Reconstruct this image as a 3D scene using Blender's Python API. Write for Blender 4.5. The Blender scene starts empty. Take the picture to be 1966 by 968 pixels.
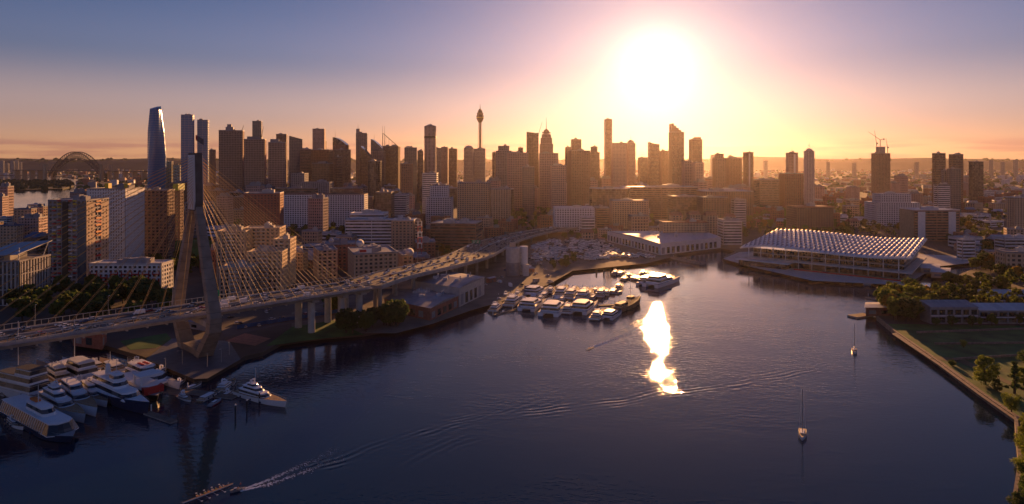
import bpy, bmesh, math, random
import numpy as np
from mathutils import Vector, Matrix
from mathutils.geometry import tessellate_polygon
R = math.radians
sc = bpy.context.scene
C = sc.collection
# ------------------------------------------------------------------ camera, sky, sun, exposure
F, CX, HY, H = 1281.0, 983.0, 310.0, 115.0      # focal length in photo pixels, principal column, horizon row, eye height
cam = bpy.data.cameras.new('camera'); co = bpy.data.objects.new('camera', cam); C.objects.link(co)
co.location = (0, 0, H); co.rotation_euler = (R(90), 0, 0)
cam.lens = 36 * F / 1966; cam.shift_y = -(484 - HY) / 1966; cam.clip_start = 1; cam.clip_end = 80000
sc.camera = co
sc.view_settings.view_transform = 'Standard'; sc.view_settings.look = 'None'; sc.view_settings.gamma = 1
sc.view_settings.exposure = 0.7
sc.cycles.use_denoising = True
sc.cycles.max_bounces = 6; sc.cycles.volume_bounces = 1; sc.cycles.transparent_max_bounces = 6
sc.cycles.sample_clamp_indirect = 6
SUN_EL, SUN_AZ = R(7.8), R(12.2)
w = bpy.data.worlds.new('World'); sc.world = w; w.use_nodes = True
nt = w.node_tree; bg = nt.nodes['Background']
def wn(t, **k):
    n = nt.nodes.new(t)
    for a, b in k.items(): setattr(n, a, b)
    return n
sky = wn('ShaderNodeTexSky', sky_type='NISHITA', sun_disc=False)
sky.sun_elevation = SUN_EL; sky.sun_rotation = SUN_AZ
sky.air_density = 1.6; sky.dust_density = 1.0; sky.ozone_density = 6; sky.altitude = 100
tint = wn('ShaderNodeMix', data_type='RGBA', blend_type='MULTIPLY'); tint.inputs[0].default_value = 1
tint.inputs[7].default_value = (.51, .39, .56, 1)
nt.links.new(sky.outputs[0], tint.inputs[6])
# aureole round the sun and a thin bank of morning cloud low over the horizon
tc = wn('ShaderNodeTexCoord')
sund = Vector((math.sin(SUN_AZ) * math.cos(SUN_EL), math.cos(SUN_AZ) * math.cos(SUN_EL), math.sin(SUN_EL)))
dot = wn('ShaderNodeVectorMath', operation='DOT_PRODUCT'); dot.inputs[1].default_value = sund
nt.links.new(tc.outputs['Generated'], dot.inputs[0])
acs = wn('ShaderNodeMath', operation='ARCCOSINE'); nt.links.new(dot.outputs['Value'], acs.inputs[0])
g1 = wn('ShaderNodeMath', operation='MULTIPLY'); g1.inputs[1].default_value = -1 / R(1.5); nt.links.new(acs.outputs[0], g1.inputs[0])
g2 = wn('ShaderNodeMath', operation='EXPONENT'); nt.links.new(g1.outputs[0], g2.inputs[0])
glow = wn('ShaderNodeMath', operation='MULTIPLY'); glow.inputs[1].default_value = 18; nt.links.new(g2.outputs[0], glow.inputs[0])
gcol = wn('ShaderNodeMix', data_type='RGBA', blend_type='ADD'); gcol.inputs[0].default_value = 1
gm = wn('ShaderNodeMix', data_type='RGBA', blend_type='MULTIPLY'); gm.inputs[0].default_value = 1; gm.inputs[7].default_value = (1, .84, .55, 1)
nt.links.new(glow.outputs[0], gm.inputs[6])
g3 = wn('ShaderNodeMath', operation='MULTIPLY'); g3.inputs[1].default_value = -1 / R(8); nt.links.new(acs.outputs[0], g3.inputs[0])
g4 = wn('ShaderNodeMath', operation='EXPONENT'); nt.links.new(g3.outputs[0], g4.inputs[0])
wide = wn('ShaderNodeVectorMath', operation='SCALE'); wide.inputs[0].default_value = (1.7, 1.05, .3); nt.links.new(g4.outputs[0], wide.inputs['Scale'])
wadd = wn('ShaderNodeMix', data_type='RGBA', blend_type='ADD'); wadd.inputs[0].default_value = 1; nt.links.new(tint.outputs[2], wadd.inputs[6]); nt.links.new(wide.outputs[0], wadd.inputs[7])
nt.links.new(wadd.outputs[2], gcol.inputs[6]); nt.links.new(gm.outputs[2], gcol.inputs[7])
sep = wn('ShaderNodeSeparateXYZ'); nt.links.new(tc.outputs['Generated'], sep.inputs[0])
# dawn glow: a warm band along the whole horizon fading upward
band = wn('ShaderNodeValToRGB'); el_ = band.color_ramp.elements; band.color_ramp.interpolation = 'EASE'
el_[0].position = 0; el_[0].color = (.30, .15, .07, 1); el_[1].position = .25; el_[1].color = (0, 0, 0, 1)
e = el_.new(.07); e.color = (.17, .105, .095, 1); e = el_.new(.15); e.color = (.03, .025, .04, 1)
nt.links.new(sep.outputs[2], band.inputs[0])
bsc = wn('ShaderNodeVectorMath', operation='SCALE'); bsc.inputs['Scale'].default_value = 10; nt.links.new(band.outputs[0], bsc.inputs[0])
badd = wn('ShaderNodeMix', data_type='RGBA', blend_type='ADD'); badd.inputs[0].default_value = 1; nt.links.new(gcol.outputs[2], badd.inputs[6]); nt.links.new(bsc.outputs[0], badd.inputs[7])
cmap = wn('ShaderNodeMapping'); cmap.inputs['Scale'].default_value = (5, 5, 70); nt.links.new(tc.outputs['Generated'], cmap.inputs[0])
cno = wn('ShaderNodeTexNoise'); cno.inputs['Scale'].default_value = 1.6; cno.inputs['Detail'].default_value = 6; nt.links.new(cmap.outputs[0], cno.inputs['Vector'])
cth = wn('ShaderNodeMapRange'); cth.inputs[1].default_value = .42; cth.inputs[2].default_value = .6; nt.links.new(cno.outputs[0], cth.inputs[0])
cb1 = wn('ShaderNodeMapRange', interpolation_type='SMOOTHSTEP'); cb1.inputs[1].default_value = .034; cb1.inputs[2].default_value = .02; nt.links.new(sep.outputs[2], cb1.inputs[0])
cmu = wn('ShaderNodeMath', operation='MULTIPLY'); nt.links.new(cth.outputs[0], cmu.inputs[0]); nt.links.new(cb1.outputs[0], cmu.inputs[1])
cmh = wn('ShaderNodeMath', operation='MULTIPLY'); nt.links.new(cmu.outputs[0], cmh.inputs[0]); cmh.inputs[1].default_value = .9
ccol = wn('ShaderNodeMix', data_type='RGBA', blend_type='MULTIPLY'); ccol.inputs[7].default_value = (.72, .64, .8, 1)
nt.links.new(cmh.outputs[0], ccol.inputs[0]); nt.links.new(badd.outputs[2], ccol.inputs[6])
nt.links.new(ccol.outputs[2], bg.inputs[0]); bg.inputs[1].default_value = 0.1
lamp = bpy.data.lights.new('sun', 'SUN'); lamp.energy = 5; lamp.angle = R(.5); lamp.color = (1, .46, .16)
so = bpy.data.objects.new('sun', lamp); C.objects.link(so); so.rotation_euler = sund.to_track_quat('Z', 'Y').to_euler()

# ------------------------------------------------------------------ helpers
rnd = random.Random(7)
def PX(px, Y): return (px - CX) / F * Y                       # across position at distance Y
def ZY(py, Y): return H - (py - HY) / F * Y                   # height of a row at distance Y
def G(px, py, z=2.5):                                        # point of level z seen at a pixel
    Y = F * (H - z) / (py - HY); return Vector((PX(px, Y), Y, z))
M = {}
def mat(name, col, rough=.8, var=.18, scale=.4, metal=0, bump=0, spec=None):
    m = bpy.data.materials.new(name); m.use_nodes = True; n = m.node_tree; b = n.nodes['Principled BSDF']
    b.inputs['Roughness'].default_value = rough; b.inputs['Metallic'].default_value = metal
    if spec is not None: b.inputs['Specular IOR Level'].default_value = spec
    t = n.nodes.new('ShaderNodeTexCoord'); z = n.nodes.new('ShaderNodeTexNoise'); z.inputs['Scale'].default_value = scale; z.inputs['Detail'].default_value = 5
    n.links.new(t.outputs['Object'], z.inputs['Vector'])
    mr = n.nodes.new('ShaderNodeMapRange'); mr.inputs[1].default_value = .3; mr.inputs[2].default_value = .7; mr.inputs[3].default_value = 1 - var; mr.inputs[4].default_value = 1 + var
    n.links.new(z.outputs[0], mr.inputs[0])
    oi = n.nodes.new('ShaderNodeObjectInfo'); mr2 = n.nodes.new('ShaderNodeMapRange'); mr2.inputs[3].default_value = .88; mr2.inputs[4].default_value = 1.12
    n.links.new(oi.outputs['Random'], mr2.inputs[0])
    mm = n.nodes.new('ShaderNodeMath'); mm.operation = 'MULTIPLY'; n.links.new(mr.outputs[0], mm.inputs[0]); n.links.new(mr2.outputs[0], mm.inputs[1])
    vm = n.nodes.new('ShaderNodeVectorMath'); vm.operation = 'SCALE'; vm.inputs[0].default_value = col; n.links.new(mm.outputs[0], vm.inputs['Scale'])
    n.links.new(vm.outputs[0], b.inputs['Base Color'])
    if bump:
        bp = n.nodes.new('ShaderNodeBump'); bp.inputs['Strength'].default_value = bump; bp.inputs['Distance'].default_value = .2
        n.links.new(z.outputs[0], bp.inputs['Height']); n.links.new(bp.outputs[0], b.inputs['Normal'])
    M[name] = m; return m
def glassmat(name, c1, c2, rough=.12, cell=(3.2, 3.2, 3.6), share=.35):
    m = bpy.data.materials.new(name); m.use_nodes = True; n = m.node_tree; b = n.nodes['Principled BSDF']
    t = n.nodes.new('ShaderNodeTexCoord'); d = n.nodes.new('ShaderNodeVectorMath'); d.operation = 'SNAP'; d.inputs[1].default_value = cell
    ad = n.nodes.new('ShaderNodeVectorMath'); ad.operation = 'ADD'; ad.inputs[1].default_value = (.37, .41, .13)
    n.links.new(t.outputs['Object'], ad.inputs[0]); n.links.new(ad.outputs[0], d.inputs[0])
    wv = n.nodes.new('ShaderNodeTexWhiteNoise'); n.links.new(d.outputs[0], wv.inputs['Vector'])
    mr = n.nodes.new('ShaderNodeMapRange'); mr.inputs[1].default_value = 1 - share; mr.inputs[2].default_value = 1; n.links.new(wv.outputs['Value'], mr.inputs[0])
    mx = n.nodes.new('ShaderNodeMix'); mx.data_type = 'RGBA'; mx.inputs[6].default_value = (*c1, 1); mx.inputs[7].default_value = (*c2, 1)
    n.links.new(mr.outputs[0], mx.inputs[0]); n.links.new(mx.outputs[2], b.inputs['Base Color'])
    r2 = n.nodes.new('ShaderNodeMapRange'); r2.inputs[3].default_value = rough * .6; r2.inputs[4].default_value = rough * 2; n.links.new(wv.outputs['Value'], r2.inputs[0]); n.links.new(r2.outputs[0], b.inputs['Roughness'])
    b.inputs['IOR'].default_value = 1.6
    M[name] = m; return m
class MB:
    def __init__(s): s.v = []; s.f = []; s.m = []
    def add(s, vs, fs, mi=0):
        o = len(s.v); s.v += [tuple(x) for x in vs]
        for f in fs: s.f.append(tuple(i + o for i in f)); s.m.append(mi)
        return s
    def bx(s, x0, x1, y0, y1, z0, z1, mi=0, rz=0, c=(0, 0)):
        v = [(x, y, z) for z in (z0, z1) for y in (y0, y1) for x in (x0, x1)]
        if rz:
            ca, sa = math.cos(rz), math.sin(rz); v = [(c[0] + (x - c[0]) * ca - (y - c[1]) * sa, c[1] + (x - c[0]) * sa + (y - c[1]) * ca, z) for x, y, z in v]
        return s.add(v, [(0, 1, 5, 4), (1, 3, 7, 5), (3, 2, 6, 7), (2, 0, 4, 6), (4, 5, 7, 6), (2, 3, 1, 0)], mi)
    def prism(s, poly, z0, z1, mi=0, top=None):
        n = len(poly); tp = top or poly
        s.add([(x, y, z0) for x, y in poly] + [(p[0], p[1], p[2] if len(p) > 2 else z1) for p in tp],
              [(i, (i + 1) % n, n + (i + 1) % n, n + i) for i in range(n)] + [tuple(range(n, 2 * n)), tuple(range(n - 1, -1, -1))], mi); return s
    def tube(s, p, q, r0, r1=None, n=6, mi=0, cap=True):
        r1 = r0 if r1 is None else r1; p = Vector(p); q = Vector(q); d = (q - p).normalized()
        a = d.orthogonal().normalized(); b = d.cross(a)
        vs = [pp + (a * math.cos(2 * math.pi * i / n) + b * math.sin(2 * math.pi * i / n)) * r for pp, r in ((p, r0), (q, r1)) for i in range(n)]
        fs = [(i, (i + 1) % n, n + (i + 1) % n, n + i) for i in range(n)]
        if cap: fs += [tuple(range(n - 1, -1, -1)), tuple(range(n, 2 * n))]
        return s.add(vs, fs, mi)
    def lathe(s, prof, n=16, mi=0, c=(0, 0)):
        vs = [(c[0] + r * math.cos(2 * math.pi * i / n), c[1] + r * math.sin(2 * math.pi * i / n), z) for r, z in prof for i in range(n)]
        fs = [(k * n + i, k * n + (i + 1) % n, (k + 1) * n + (i + 1) % n, (k + 1) * n + i) for k in range(len(prof) - 1) for i in range(n)]
        fs.append(tuple(range((len(prof) - 1) * n, len(prof) * n)))
        return s.add(vs, fs, mi)
    def mesh(s, name, mats, smooth=False):
        me = bpy.data.meshes.new(name); me.from_pydata(s.v, [], s.f)
        for m in (mats if isinstance(mats, (list, tuple)) else [mats]): me.materials.append(M[m] if isinstance(m, str) else m)
        me.polygons.foreach_set('material_index', s.m)
        if smooth: me.polygons.foreach_set('use_smooth', [True] * len(s.f))
        return me
    def build(s, name, mats, parent=None, loc=(0, 0, 0), rz=0, smooth=False, kind=None):
        o = bpy.data.objects.new(name, s.mesh(name, mats, smooth)); C.objects.link(o); o.location = loc; o.rotation_euler = (0, 0, rz)
        if parent: o.parent = parent
        if kind: o['kind'] = kind
        return o
def tag(o, label, cat, group=None, kind=None):
    o['label'] = label; o['category'] = cat
    if group: o['group'] = group
    if kind: o['kind'] = kind
    return o
def thing(name, label, cat, loc=(0, 0, 0), rz=0, group=None):
    o = bpy.data.objects.new(name, None); C.objects.link(o); o.location = loc; o.rotation_euler = (0, 0, rz); o.empty_display_size = .5
    return tag(o, label, cat, group)
def struct(name, mb, mats, kind='structure', label=None, cat=None, smooth=False):
    o = mb.build(name, mats, smooth=smooth); o['kind'] = kind
    o['label'] = label or name.replace('_', ' '); o['category'] = cat or name.replace('_', ' ')
    return o
KIDS = {}
def copy_tree(root, loc, rz=0, label=None, group=None, scale=None):
    r = root.copy(); C.objects.link(r); r.location = loc; r.rotation_euler = (0, 0, rz)
    if label: r['label'] = label
    if group: r['group'] = group
    if scale: r.scale = scale
    def rec(a, b):
        ks = KIDS.get(a.name)
        if ks is None: ks = KIDS[a.name] = list(a.children)
        for ch in ks:
            c = ch.copy(); C.objects.link(c); c.parent = b; rec(ch, c)
    rec(root, r); return r
OCC = []                                                     # occupied footprints (x0,x1,y0,y1)
def free(x0, x1, y0, y1, pad=4):
    return not any(x0 - pad < b and x1 + pad > a and y0 - pad < d and y1 + pad > c for a, b, c, d in OCC)
def inpoly(x, y, P):
    r = False; j = len(P) - 1
    for i in range(len(P)):
        if (P[i][1] > y) != (P[j][1] > y) and x < (P[j][0] - P[i][0]) * (y - P[i][1]) / (P[j][1] - P[i][1]) + P[i][0]: r = not r
        j = i
    return r

# ------------------------------------------------------------------ materials
mat('concrete', (.38, .35, .32), .85, .2, .25, bump=.3); mat('pale_concrete', (.5, .48, .45), .8, .15, .3)
mat('warm_concrete', (.29, .235, .19), .85, .25, .18, bump=.3); mat('stained_concrete', (.13, .115, .105), .85, .3, .15, bump=.3); mat('white', (.72, .72, .72), .6, .08, .5); mat('gloss_white', (.8, .8, .82), .4, .05, .3); mat('cream', (.56, .41, .28), .8, .12, .3)
mat('grey', (.29, .28, .29), .75, .15, .3); mat('dark_grey', (.1, .1, .11), .6, .2, .3); mat('brown', (.27, .165, .125), .8, .2, .3)
mat('brick', (.32, .13, .09), .85, .25, .5); mat('pink_stone', (.5, .34, .3), .75, .12, .3); mat('sandstone', (.4, .3, .2), .85, .2, .3)
mat('terracotta', (.36, .15, .09), .8, .25, .4); mat('roof_grey', (.27, .26, .28), .7, .25, .15); mat('roof_white', (.5, .5, .52), .6, .2, .15)
mat('roof_metal', (.34, .36, .4), .6, .15, .2, metal=.15); mat('panel_shade', (.2, .21, .25), .5, .1, .3); mat('blue_roof', (.07, .11, .2), .5, .15, .2); mat('red', (.5, .03, .025), .5, .1, .5)
mat('yellow', (.7, .5, .03), .5, .1, .5); mat('green_sign', (.01, .25, .11), .4, .05, .5); mat('asphalt', (.085, .066, .055), .8, .2, .08)
mat('paint', (.7, .7, .68), .6, .15, .5); mat('steel', (.4, .41, .42), .4, .12, .5, metal=.6); mat('dark_steel', (.06, .055, .055), .6, .2, .5)
mat('cable_sheath', (.5, .3, .1), .55, .1, .5); mat('navy', (.02, .04, .09), .25, .1, .4); mat('black', (.012, .012, .014), .4, .1, .5)
mat('teak', (.3, .19, .1), .7, .2, 1); mat('wood', (.16, .12, .09), .85, .25, .5); mat('orange', (.7, .2, .03), .5, .1, .5)
mat('bark', (.09, .065, .045), .9, .3, .8); mat('lawn', (.055, .13, .024), .95, .5, .07); mat('dry_lawn', (.12, .1, .045), .95, .3, .1)
mat('earth', (.085, .066, .05), .95, .35, .03); mat('gravel_yard', (.15, .13, .11), .95, .3, .06); mat('hill_scrub', (.05, .05, .03), .95, .45, .004)
mat('stone_wall', (.26, .2, .15), .9, .3, .6, bump=.4); mat('skin', (.5, .28, .19), .6, .1, 3); mat('rubber', (.02, .02, .02), .8, .1, 2)
mat('car_white', (.75, .75, .76), .25, .03, .5); mat('car_dark', (.03, .03, .035), .25, .03, .5); mat('car_silver', (.4, .41, .43), .25, .03, .5, metal=.5)
mat('car_red', (.4, .03, .03), .25, .03, .5); mat('car_blue', (.04, .09, .25), .25, .03, .5); mat('blue_tarp', (.02, .09, .3), .6, .2, .4)
mat('foam', (.75, .75, .75), .9, .1, 2); mat('lime', (.35, .42, .04), .6, .1, .5)
glassmat('glass_dark', (.02, .024, .032), (.17, .16, .15), share=.5); glassmat('glass_blue', (.03, .06, .1), (.07, .1, .14), .1, share=.6)
glassmat('glass_bronze', (.09, .05, .03), (.2, .12, .075), .12, share=.5); glassmat('glass_near', (.015, .017, .02), (.2, .18, .15), .12, (2.4, 2.4, 3.1), .3)
glassmat('glass_sky', (.045, .15, .34), (.06, .17, .36), .12, (2, 2, 4), 1)
def leafmat(name, c, tr):
    m = bpy.data.materials.new(name); m.use_nodes = True; n = m.node_tree; b = n.nodes['Principled BSDF']; b.inputs['Roughness'].default_value = .7
    t = n.nodes.new('ShaderNodeTexCoord'); z = n.nodes.new('ShaderNodeTexNoise'); z.inputs['Scale'].default_value = .5; z.inputs['Detail'].default_value = 3; n.links.new(t.outputs['Object'], z.inputs['Vector'])
    oi = n.nodes.new('ShaderNodeObjectInfo'); ad = n.nodes.new('ShaderNodeMath'); ad.operation = 'ADD'; n.links.new(z.outputs[0], ad.inputs[0]); n.links.new(oi.outputs['Random'], ad.inputs[1])
    cr = n.nodes.new('ShaderNodeValToRGB'); cr.color_ramp.elements[0].position = .4; cr.color_ramp.elements[1].position = 1.6
    cr.color_ramp.elements[0].color = (*[x * .65 for x in c], 1); cr.color_ramp.elements[1].color = (*[x * 1.5 for x in c], 1); n.links.new(ad.outputs[0], cr.inputs[0])
    n.links.new(cr.outputs[0], b.inputs['Base Color'])
    tl = n.nodes.new('ShaderNodeBsdfTranslucent'); vm = n.nodes.new('ShaderNodeVectorMath'); vm.operation = 'MULTIPLY'; vm.inputs[1].default_value = (1.7, 1.5, .6); n.links.new(cr.outputs[0], vm.inputs[0]); n.links.new(vm.outputs[0], tl.inputs[0])
    mx = n.nodes.new('ShaderNodeMixShader'); mx.inputs[0].default_value = tr; n.links.new(b.outputs[0], mx.inputs[1]); n.links.new(tl.outputs[0], mx.inputs[2])
    n.links.new(mx.outputs[0], n.nodes['Material Output'].inputs[0]); M[name] = m
leafmat('leaf', (.085, .12, .026), .45); leafmat('leaf_dark', (.045, .078, .022), .35); leafmat('leaf_gold', (.17, .125, .024), .5)
# water: dark body, wind ripples, calmer far up the sheltered bay, and the trains of waves left by passing boats
m = bpy.data.materials.new('water'); m.use_nodes = True; n = m.node_tree; b = n.nodes['Principled BSDF']; M['water'] = m
b.inputs['Base Color'].default_value = (.005, .02, .045, 1); b.inputs['Roughness'].default_value = .03; b.inputs['Specular IOR Level'].default_value = .42; b.inputs['IOR'].default_value = 1.33
geo = n.nodes.new('ShaderNodeNewGeometry')
def nmath(op, a, bb=None, c=None):
    x = n.nodes.new('ShaderNodeMath'); x.operation = op
    for i, val in enumerate((a, bb, c)):
        if val is None: continue
        if isinstance(val, (int, float)): x.inputs[i].default_value = val
        else: n.links.new(val, x.inputs[i])
    return x.outputs[0]
def noise(scale, detail, stretch=(1, 1, 1), rot=0):
    mp = n.nodes.new('ShaderNodeMapping'); mp.inputs['Scale'].default_value = stretch; mp.inputs['Rotation'].default_value = (0, 0, rot); n.links.new(geo.outputs['Position'], mp.inputs[0])
    z = n.nodes.new('ShaderNodeTexNoise'); z.inputs['Scale'].default_value = scale; z.inputs['Detail'].default_value = detail; n.links.new(mp.outputs[0], z.inputs['Vector']); return z.outputs[0]
sp = n.nodes.new('ShaderNodeSeparateXYZ'); n.links.new(geo.outputs['Position'], sp.inputs[0]); X_, Y_ = sp.outputs[0], sp.outputs[1]
def mrange(x, a, bb, c, d):
    q = n.nodes.new('ShaderNodeMapRange'); q.interpolation_type = 'SMOOTHSTEP'; n.links.new(x, q.inputs[0])
    for i, val in enumerate((a, bb, c, d)): q.inputs[i + 1].default_value = val
    return q.outputs[0]
shelter = nmath('MULTIPLY', mrange(Y_, 430, 620, 1.0, .3), mrange(Y_, 250, 350, .4, 1.0)); gust = nmath('MULTIPLY', mrange(noise(.012, 3), .35, .65, .6, 1.2), mrange(noise(.05, 3, (1, 2, 1), .4), .36, .62, .8, 1.1))
chop = nmath('MULTIPLY', nmath('ADD', nmath('MULTIPLY', noise(.24, 2, (1, 2.1, 1), .5), .75), nmath('MULTIPLY', noise(1.0, 2, (1, 1.5, 1), .3), .14)), nmath('MULTIPLY', shelter, gust))
height = chop
def wake(px0, py0, px1, py1, lam, wid, bend, amp):
    global height
    a, c = G(px0, py0, 0), G(px1, py1, 0); d = c - a; L = d.length; d.normalize()
    u = nmath('ADD', nmath('MULTIPLY', nmath('SUBTRACT', X_, a.x), d.x), nmath('MULTIPLY', nmath('SUBTRACT', Y_, a.y), d.y))
    v = nmath('ADD', nmath('MULTIPLY', nmath('SUBTRACT', X_, a.x), -d.y), nmath('MULTIPLY', nmath('SUBTRACT', Y_, a.y), d.x))
    un = nmath('DIVIDE', u, L)
    v2 = nmath('ADD', nmath('SUBTRACT', nmath('SUBTRACT', v, 8.0), nmath('MULTIPLY', nmath('MULTIPLY', un, nmath('SUBTRACT', 1.0, un)), 4 * bend)), nmath('MULTIPLY', noise(.022, 2), 16))
    mask = nmath('MULTIPLY', mrange(un, -.02, .1, 0, 1), mrange(un, .55, 1.03, 1, 0))
    env = nmath('MULTIPLY', mask, mrange(nmath('ABSOLUTE', v2), 0, wid, 1, 0))
    height = nmath('ADD', height, nmath('MULTIPLY', nmath('MULTIPLY', nmath('SINE', nmath('MULTIPLY', v2, 6.283 / lam)), nmath('MULTIPLY', env, mrange(noise(.05, 2), .4, .62, .15, 1.0))), amp))
wake(560, 925, 1020, 770, 3.6, 11, 5, .3); wake(960, 800, 1660, 682, 3.6, 11, -8, .3); wake(600, 905, 760, 745, 3, 8, 2, .2); wake(640, 950, 1300, 700, 4.5, 24, 12, .12)
wake(1140, 668, 1290, 590, 3.0, 7, 3, .3)
bp = n.nodes.new('ShaderNodeBump'); bp.inputs['Strength'].default_value = 1; bp.inputs['Distance'].default_value = .25
n.links.new(height, bp.inputs['Height']); n.links.new(bp.outputs[0], b.inputs['Normal'])

# ------------------------------------------------------------------ water, land, hills
mb = MB(); mb.add([(-14000, -700, 0), (14000, -700, 0), (14000, 9700, 0), (-14000, 9700, 0)], [(0, 1, 2, 3)])
struct('water', mb, 'water', label='dark rippled harbour water of the bay', cat='water')
CP = [(-250, 640), (0, 640), (135, 650), (142, 664), (205, 672), (272, 692), (372, 735), (398, 733), (470, 692), (505, 684), (540, 664), (620, 652), (700, 646), (768, 634), (775, 626), (830, 615), (905, 588), (945, 572),
      (975, 562), (1010, 552), (1050, 538), (1085, 520), (1110, 513), (1150, 506), (1190, 499), (1235, 503), (1285, 498), (1300, 491), (1385, 481), (1412, 486), (1388, 498), (1440, 513), (1560, 540), (1735, 549), (1765, 538), (1775, 527),
      (1805, 511), (1900, 502), (1905, 508), (1850, 528), (1790, 556), (1720, 578), (1690, 592), (1684, 615), (1720, 645), (1800, 702), (1880, 762), (1950, 812), (1958, 900), (1940, 1020), (1990, 1300)]
coast = [G(a, b, 0).to_2d() for a, b in CP]
land = coast + [Vector((500, 120)), Vector((9000, 120)), Vector((9000, 9600)), Vector((-9000, 9600)), Vector((-9000, 5400))] + [G(a, b, 0).to_2d() for a, b in ((100, 337), (150, 343), (152, 372), (168, 398), (100, 404), (30, 412), (-300, 425))]
LAND = [tuple(p) for p in land]
def slab(name, pts, z0, z1, m, kind='structure', label=None, cat=None):
    n = len(pts); tri = tessellate_polygon([[Vector((p[0], p[1], 0)) for p in pts]])
    mb = MB(); top = [(p[0], p[1], z1) for p in pts]; bot = [(p[0], p[1], z0) for p in pts]
    def up(t):
        a, b_, c = (pts[i] for i in t); return t if (b_[0] - a[0]) * (c[1] - a[1]) - (b_[1] - a[1]) * (c[0] - a[0]) > 0 else t[::-1]
    mb.add(top + bot, [up(tuple(t)) for t in tri] + [(i, (i + 1) % n, n + (i + 1) % n, n + i) for i in range(n)])
    return struct(name, mb, m, kind, label, cat)
slab('ground', LAND, -3, 2.5, 'earth', label='city ground of bare earth and paving behind the sea walls')
isl = [G(a, b, 0).to_2d() for a, b in ((-300, 352), (20, 350), (90, 347), (135, 350), (142, 358), (120, 364), (20, 367), (-300, 369))]
slab('island', [tuple(p) for p in isl], -3, 4, 'hill_scrub', label='low wooded island in the far harbour')
def sheet(name, pix, m, dz, label, cat, z=2.5):
    return slab(name, [tuple(G(a, b, z).to_2d()) for a, b in pix], z - .02 + dz * .5, z + dz, m, label=label, cat=cat)
sheet('yard', [(760, 640), (830, 622), (905, 596), (960, 580), (1050, 548), (1100, 520), (1240, 506), (1290, 494), (1180, 462), (1020, 462), (930, 500), (700, 560), (560, 600), (560, 640)], 'gravel_yard', .05, 'grey gravel yard of the boatyard and works along the shore', 'yard')
sheet('service_road', [(430, 648), (520, 628), (640, 606), (740, 588), (735, 578), (630, 592), (510, 612), (425, 632)], 'asphalt', .07, 'asphalt service road under the viaduct', 'road')
sheet('pylon_lawn', [(300, 668), (330, 652), (320, 640), (230, 655), (250, 672)], 'lawn', .06, 'patch of grass behind the pylon plaza', 'lawn')
sheet('court', [(432, 655), (490, 664), (520, 650), (470, 640)], 'terracotta', .075, 'small ochre play court beside the plaza', 'court')
sheet('lawn', [(510, 665), (545, 660), (620, 650), (700, 643), (640, 615), (560, 628)], 'lawn', .06, 'strip of dark grass by the bay below the viaduct', 'lawn')
sheet('plaza', [(280, 690), (372, 728), (398, 727), (462, 690), (440, 655), (330, 650)], 'dark_grey', .07, 'dark paved plaza round the pylon foot', 'plaza')
sheet('oval', [(1440, 442), (1730, 442), (1715, 424), (1460, 422)], 'dry_lawn', .06, 'sunlit park oval behind the market', 'lawn')
sheet('park_lawn', [(1700, 622), (1735, 650), (1810, 705), (1890, 765), (1960, 815), (2150, 815), (2150, 628)], 'lawn', .06, 'green terraced lawn above the sea wall path', 'lawn')
sheet('path', [(1712, 641), (1800, 700), (1880, 759), (1950, 808), (1966, 806), (1895, 758), (1812, 697), (1724, 638)], 'stone_wall', .12, 'pale foreshore path along the sea wall', 'path')
sheet('park_path', [(1790, 684), (1850, 690), (1966, 745), (1966, 752), (1845, 697), (1786, 690)], 'dry_lawn', .13, 'pale footpath crossing the terraced lawn', 'path')
sheet('quay', [(1388, 497), (1440, 512), (1560, 539), (1735, 548), (1800, 512), (1900, 501), (1890, 494), (1600, 480), (1420, 484)], 'pale_concrete', .08, 'pale concrete quay round the market hall', 'quay')
def ridge(name, Y, prof, thick, label):
    mb = MB(); N = 90; xs = np.linspace(-8900, 8900, N); q = random.Random(hash(name) % 1000 if False else len(name)); f = [q.uniform(0, 6) for _ in range(4)]
    vs = []
    for x in xs:
        px = CX + F * x / Y; z = np.interp(px, [p for p, _ in prof], [ZY(yy, Y) for _, yy in prof])
        z += 5 * math.sin(x / 310 + f[0]) + 4 * math.sin(x / 130 + f[1]) + 2.5 * math.sin(x / 57 + f[2])
        vs += [(x, Y - thick, 0), (x, Y - thick * .4, z * .6), (x, Y, z), (x, Y + thick * .8, 0)]
    mb.add(vs, [(4 * i + k, 4 * i + 4 + k, 4 * i + 5 + k, 4 * i + 1 + k) for i in range(N - 1) for k in range(3)])
    return struct(name, mb, 'hill_scrub', label=label, cat='hills', smooth=True)
ridge('hills', 8600, [(-900, 305), (0, 304), (120, 307), (300, 304), (600, 308), (1300, 306), (1450, 301), (1600, 305), (1800, 304), (1966, 306), (2800, 305)], 700, 'long hazy ridge of hills on the horizon')
kn = MB(); N = 20
kc = G(345, 512); vs = []
for r_ in range(6):
    for i in range(N):
        a = 2 * math.pi * i / N; k = r_ / 5; rr = (1 - k) * (1 + .2 * math.sin(3 * a)) * 62
        vs.append((kc.x - 25 + rr * math.cos(a) * 1.3, kc.y + 75 + rr * math.sin(a) * .55, 2.4 + 20 * math.sin(k * math.pi / 2)))
kn.add(vs, [(r_ * N + i, r_ * N + (i + 1) % N, r_ * N + N + (i + 1) % N, r_ * N + N + i) for r_ in range(5) for i in range(N)] + [tuple(range(5 * N, 6 * N))])
struct('knoll', kn, 'lawn', label='grassy knoll behind the bridge pylon', cat='hill', smooth=True)

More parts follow.
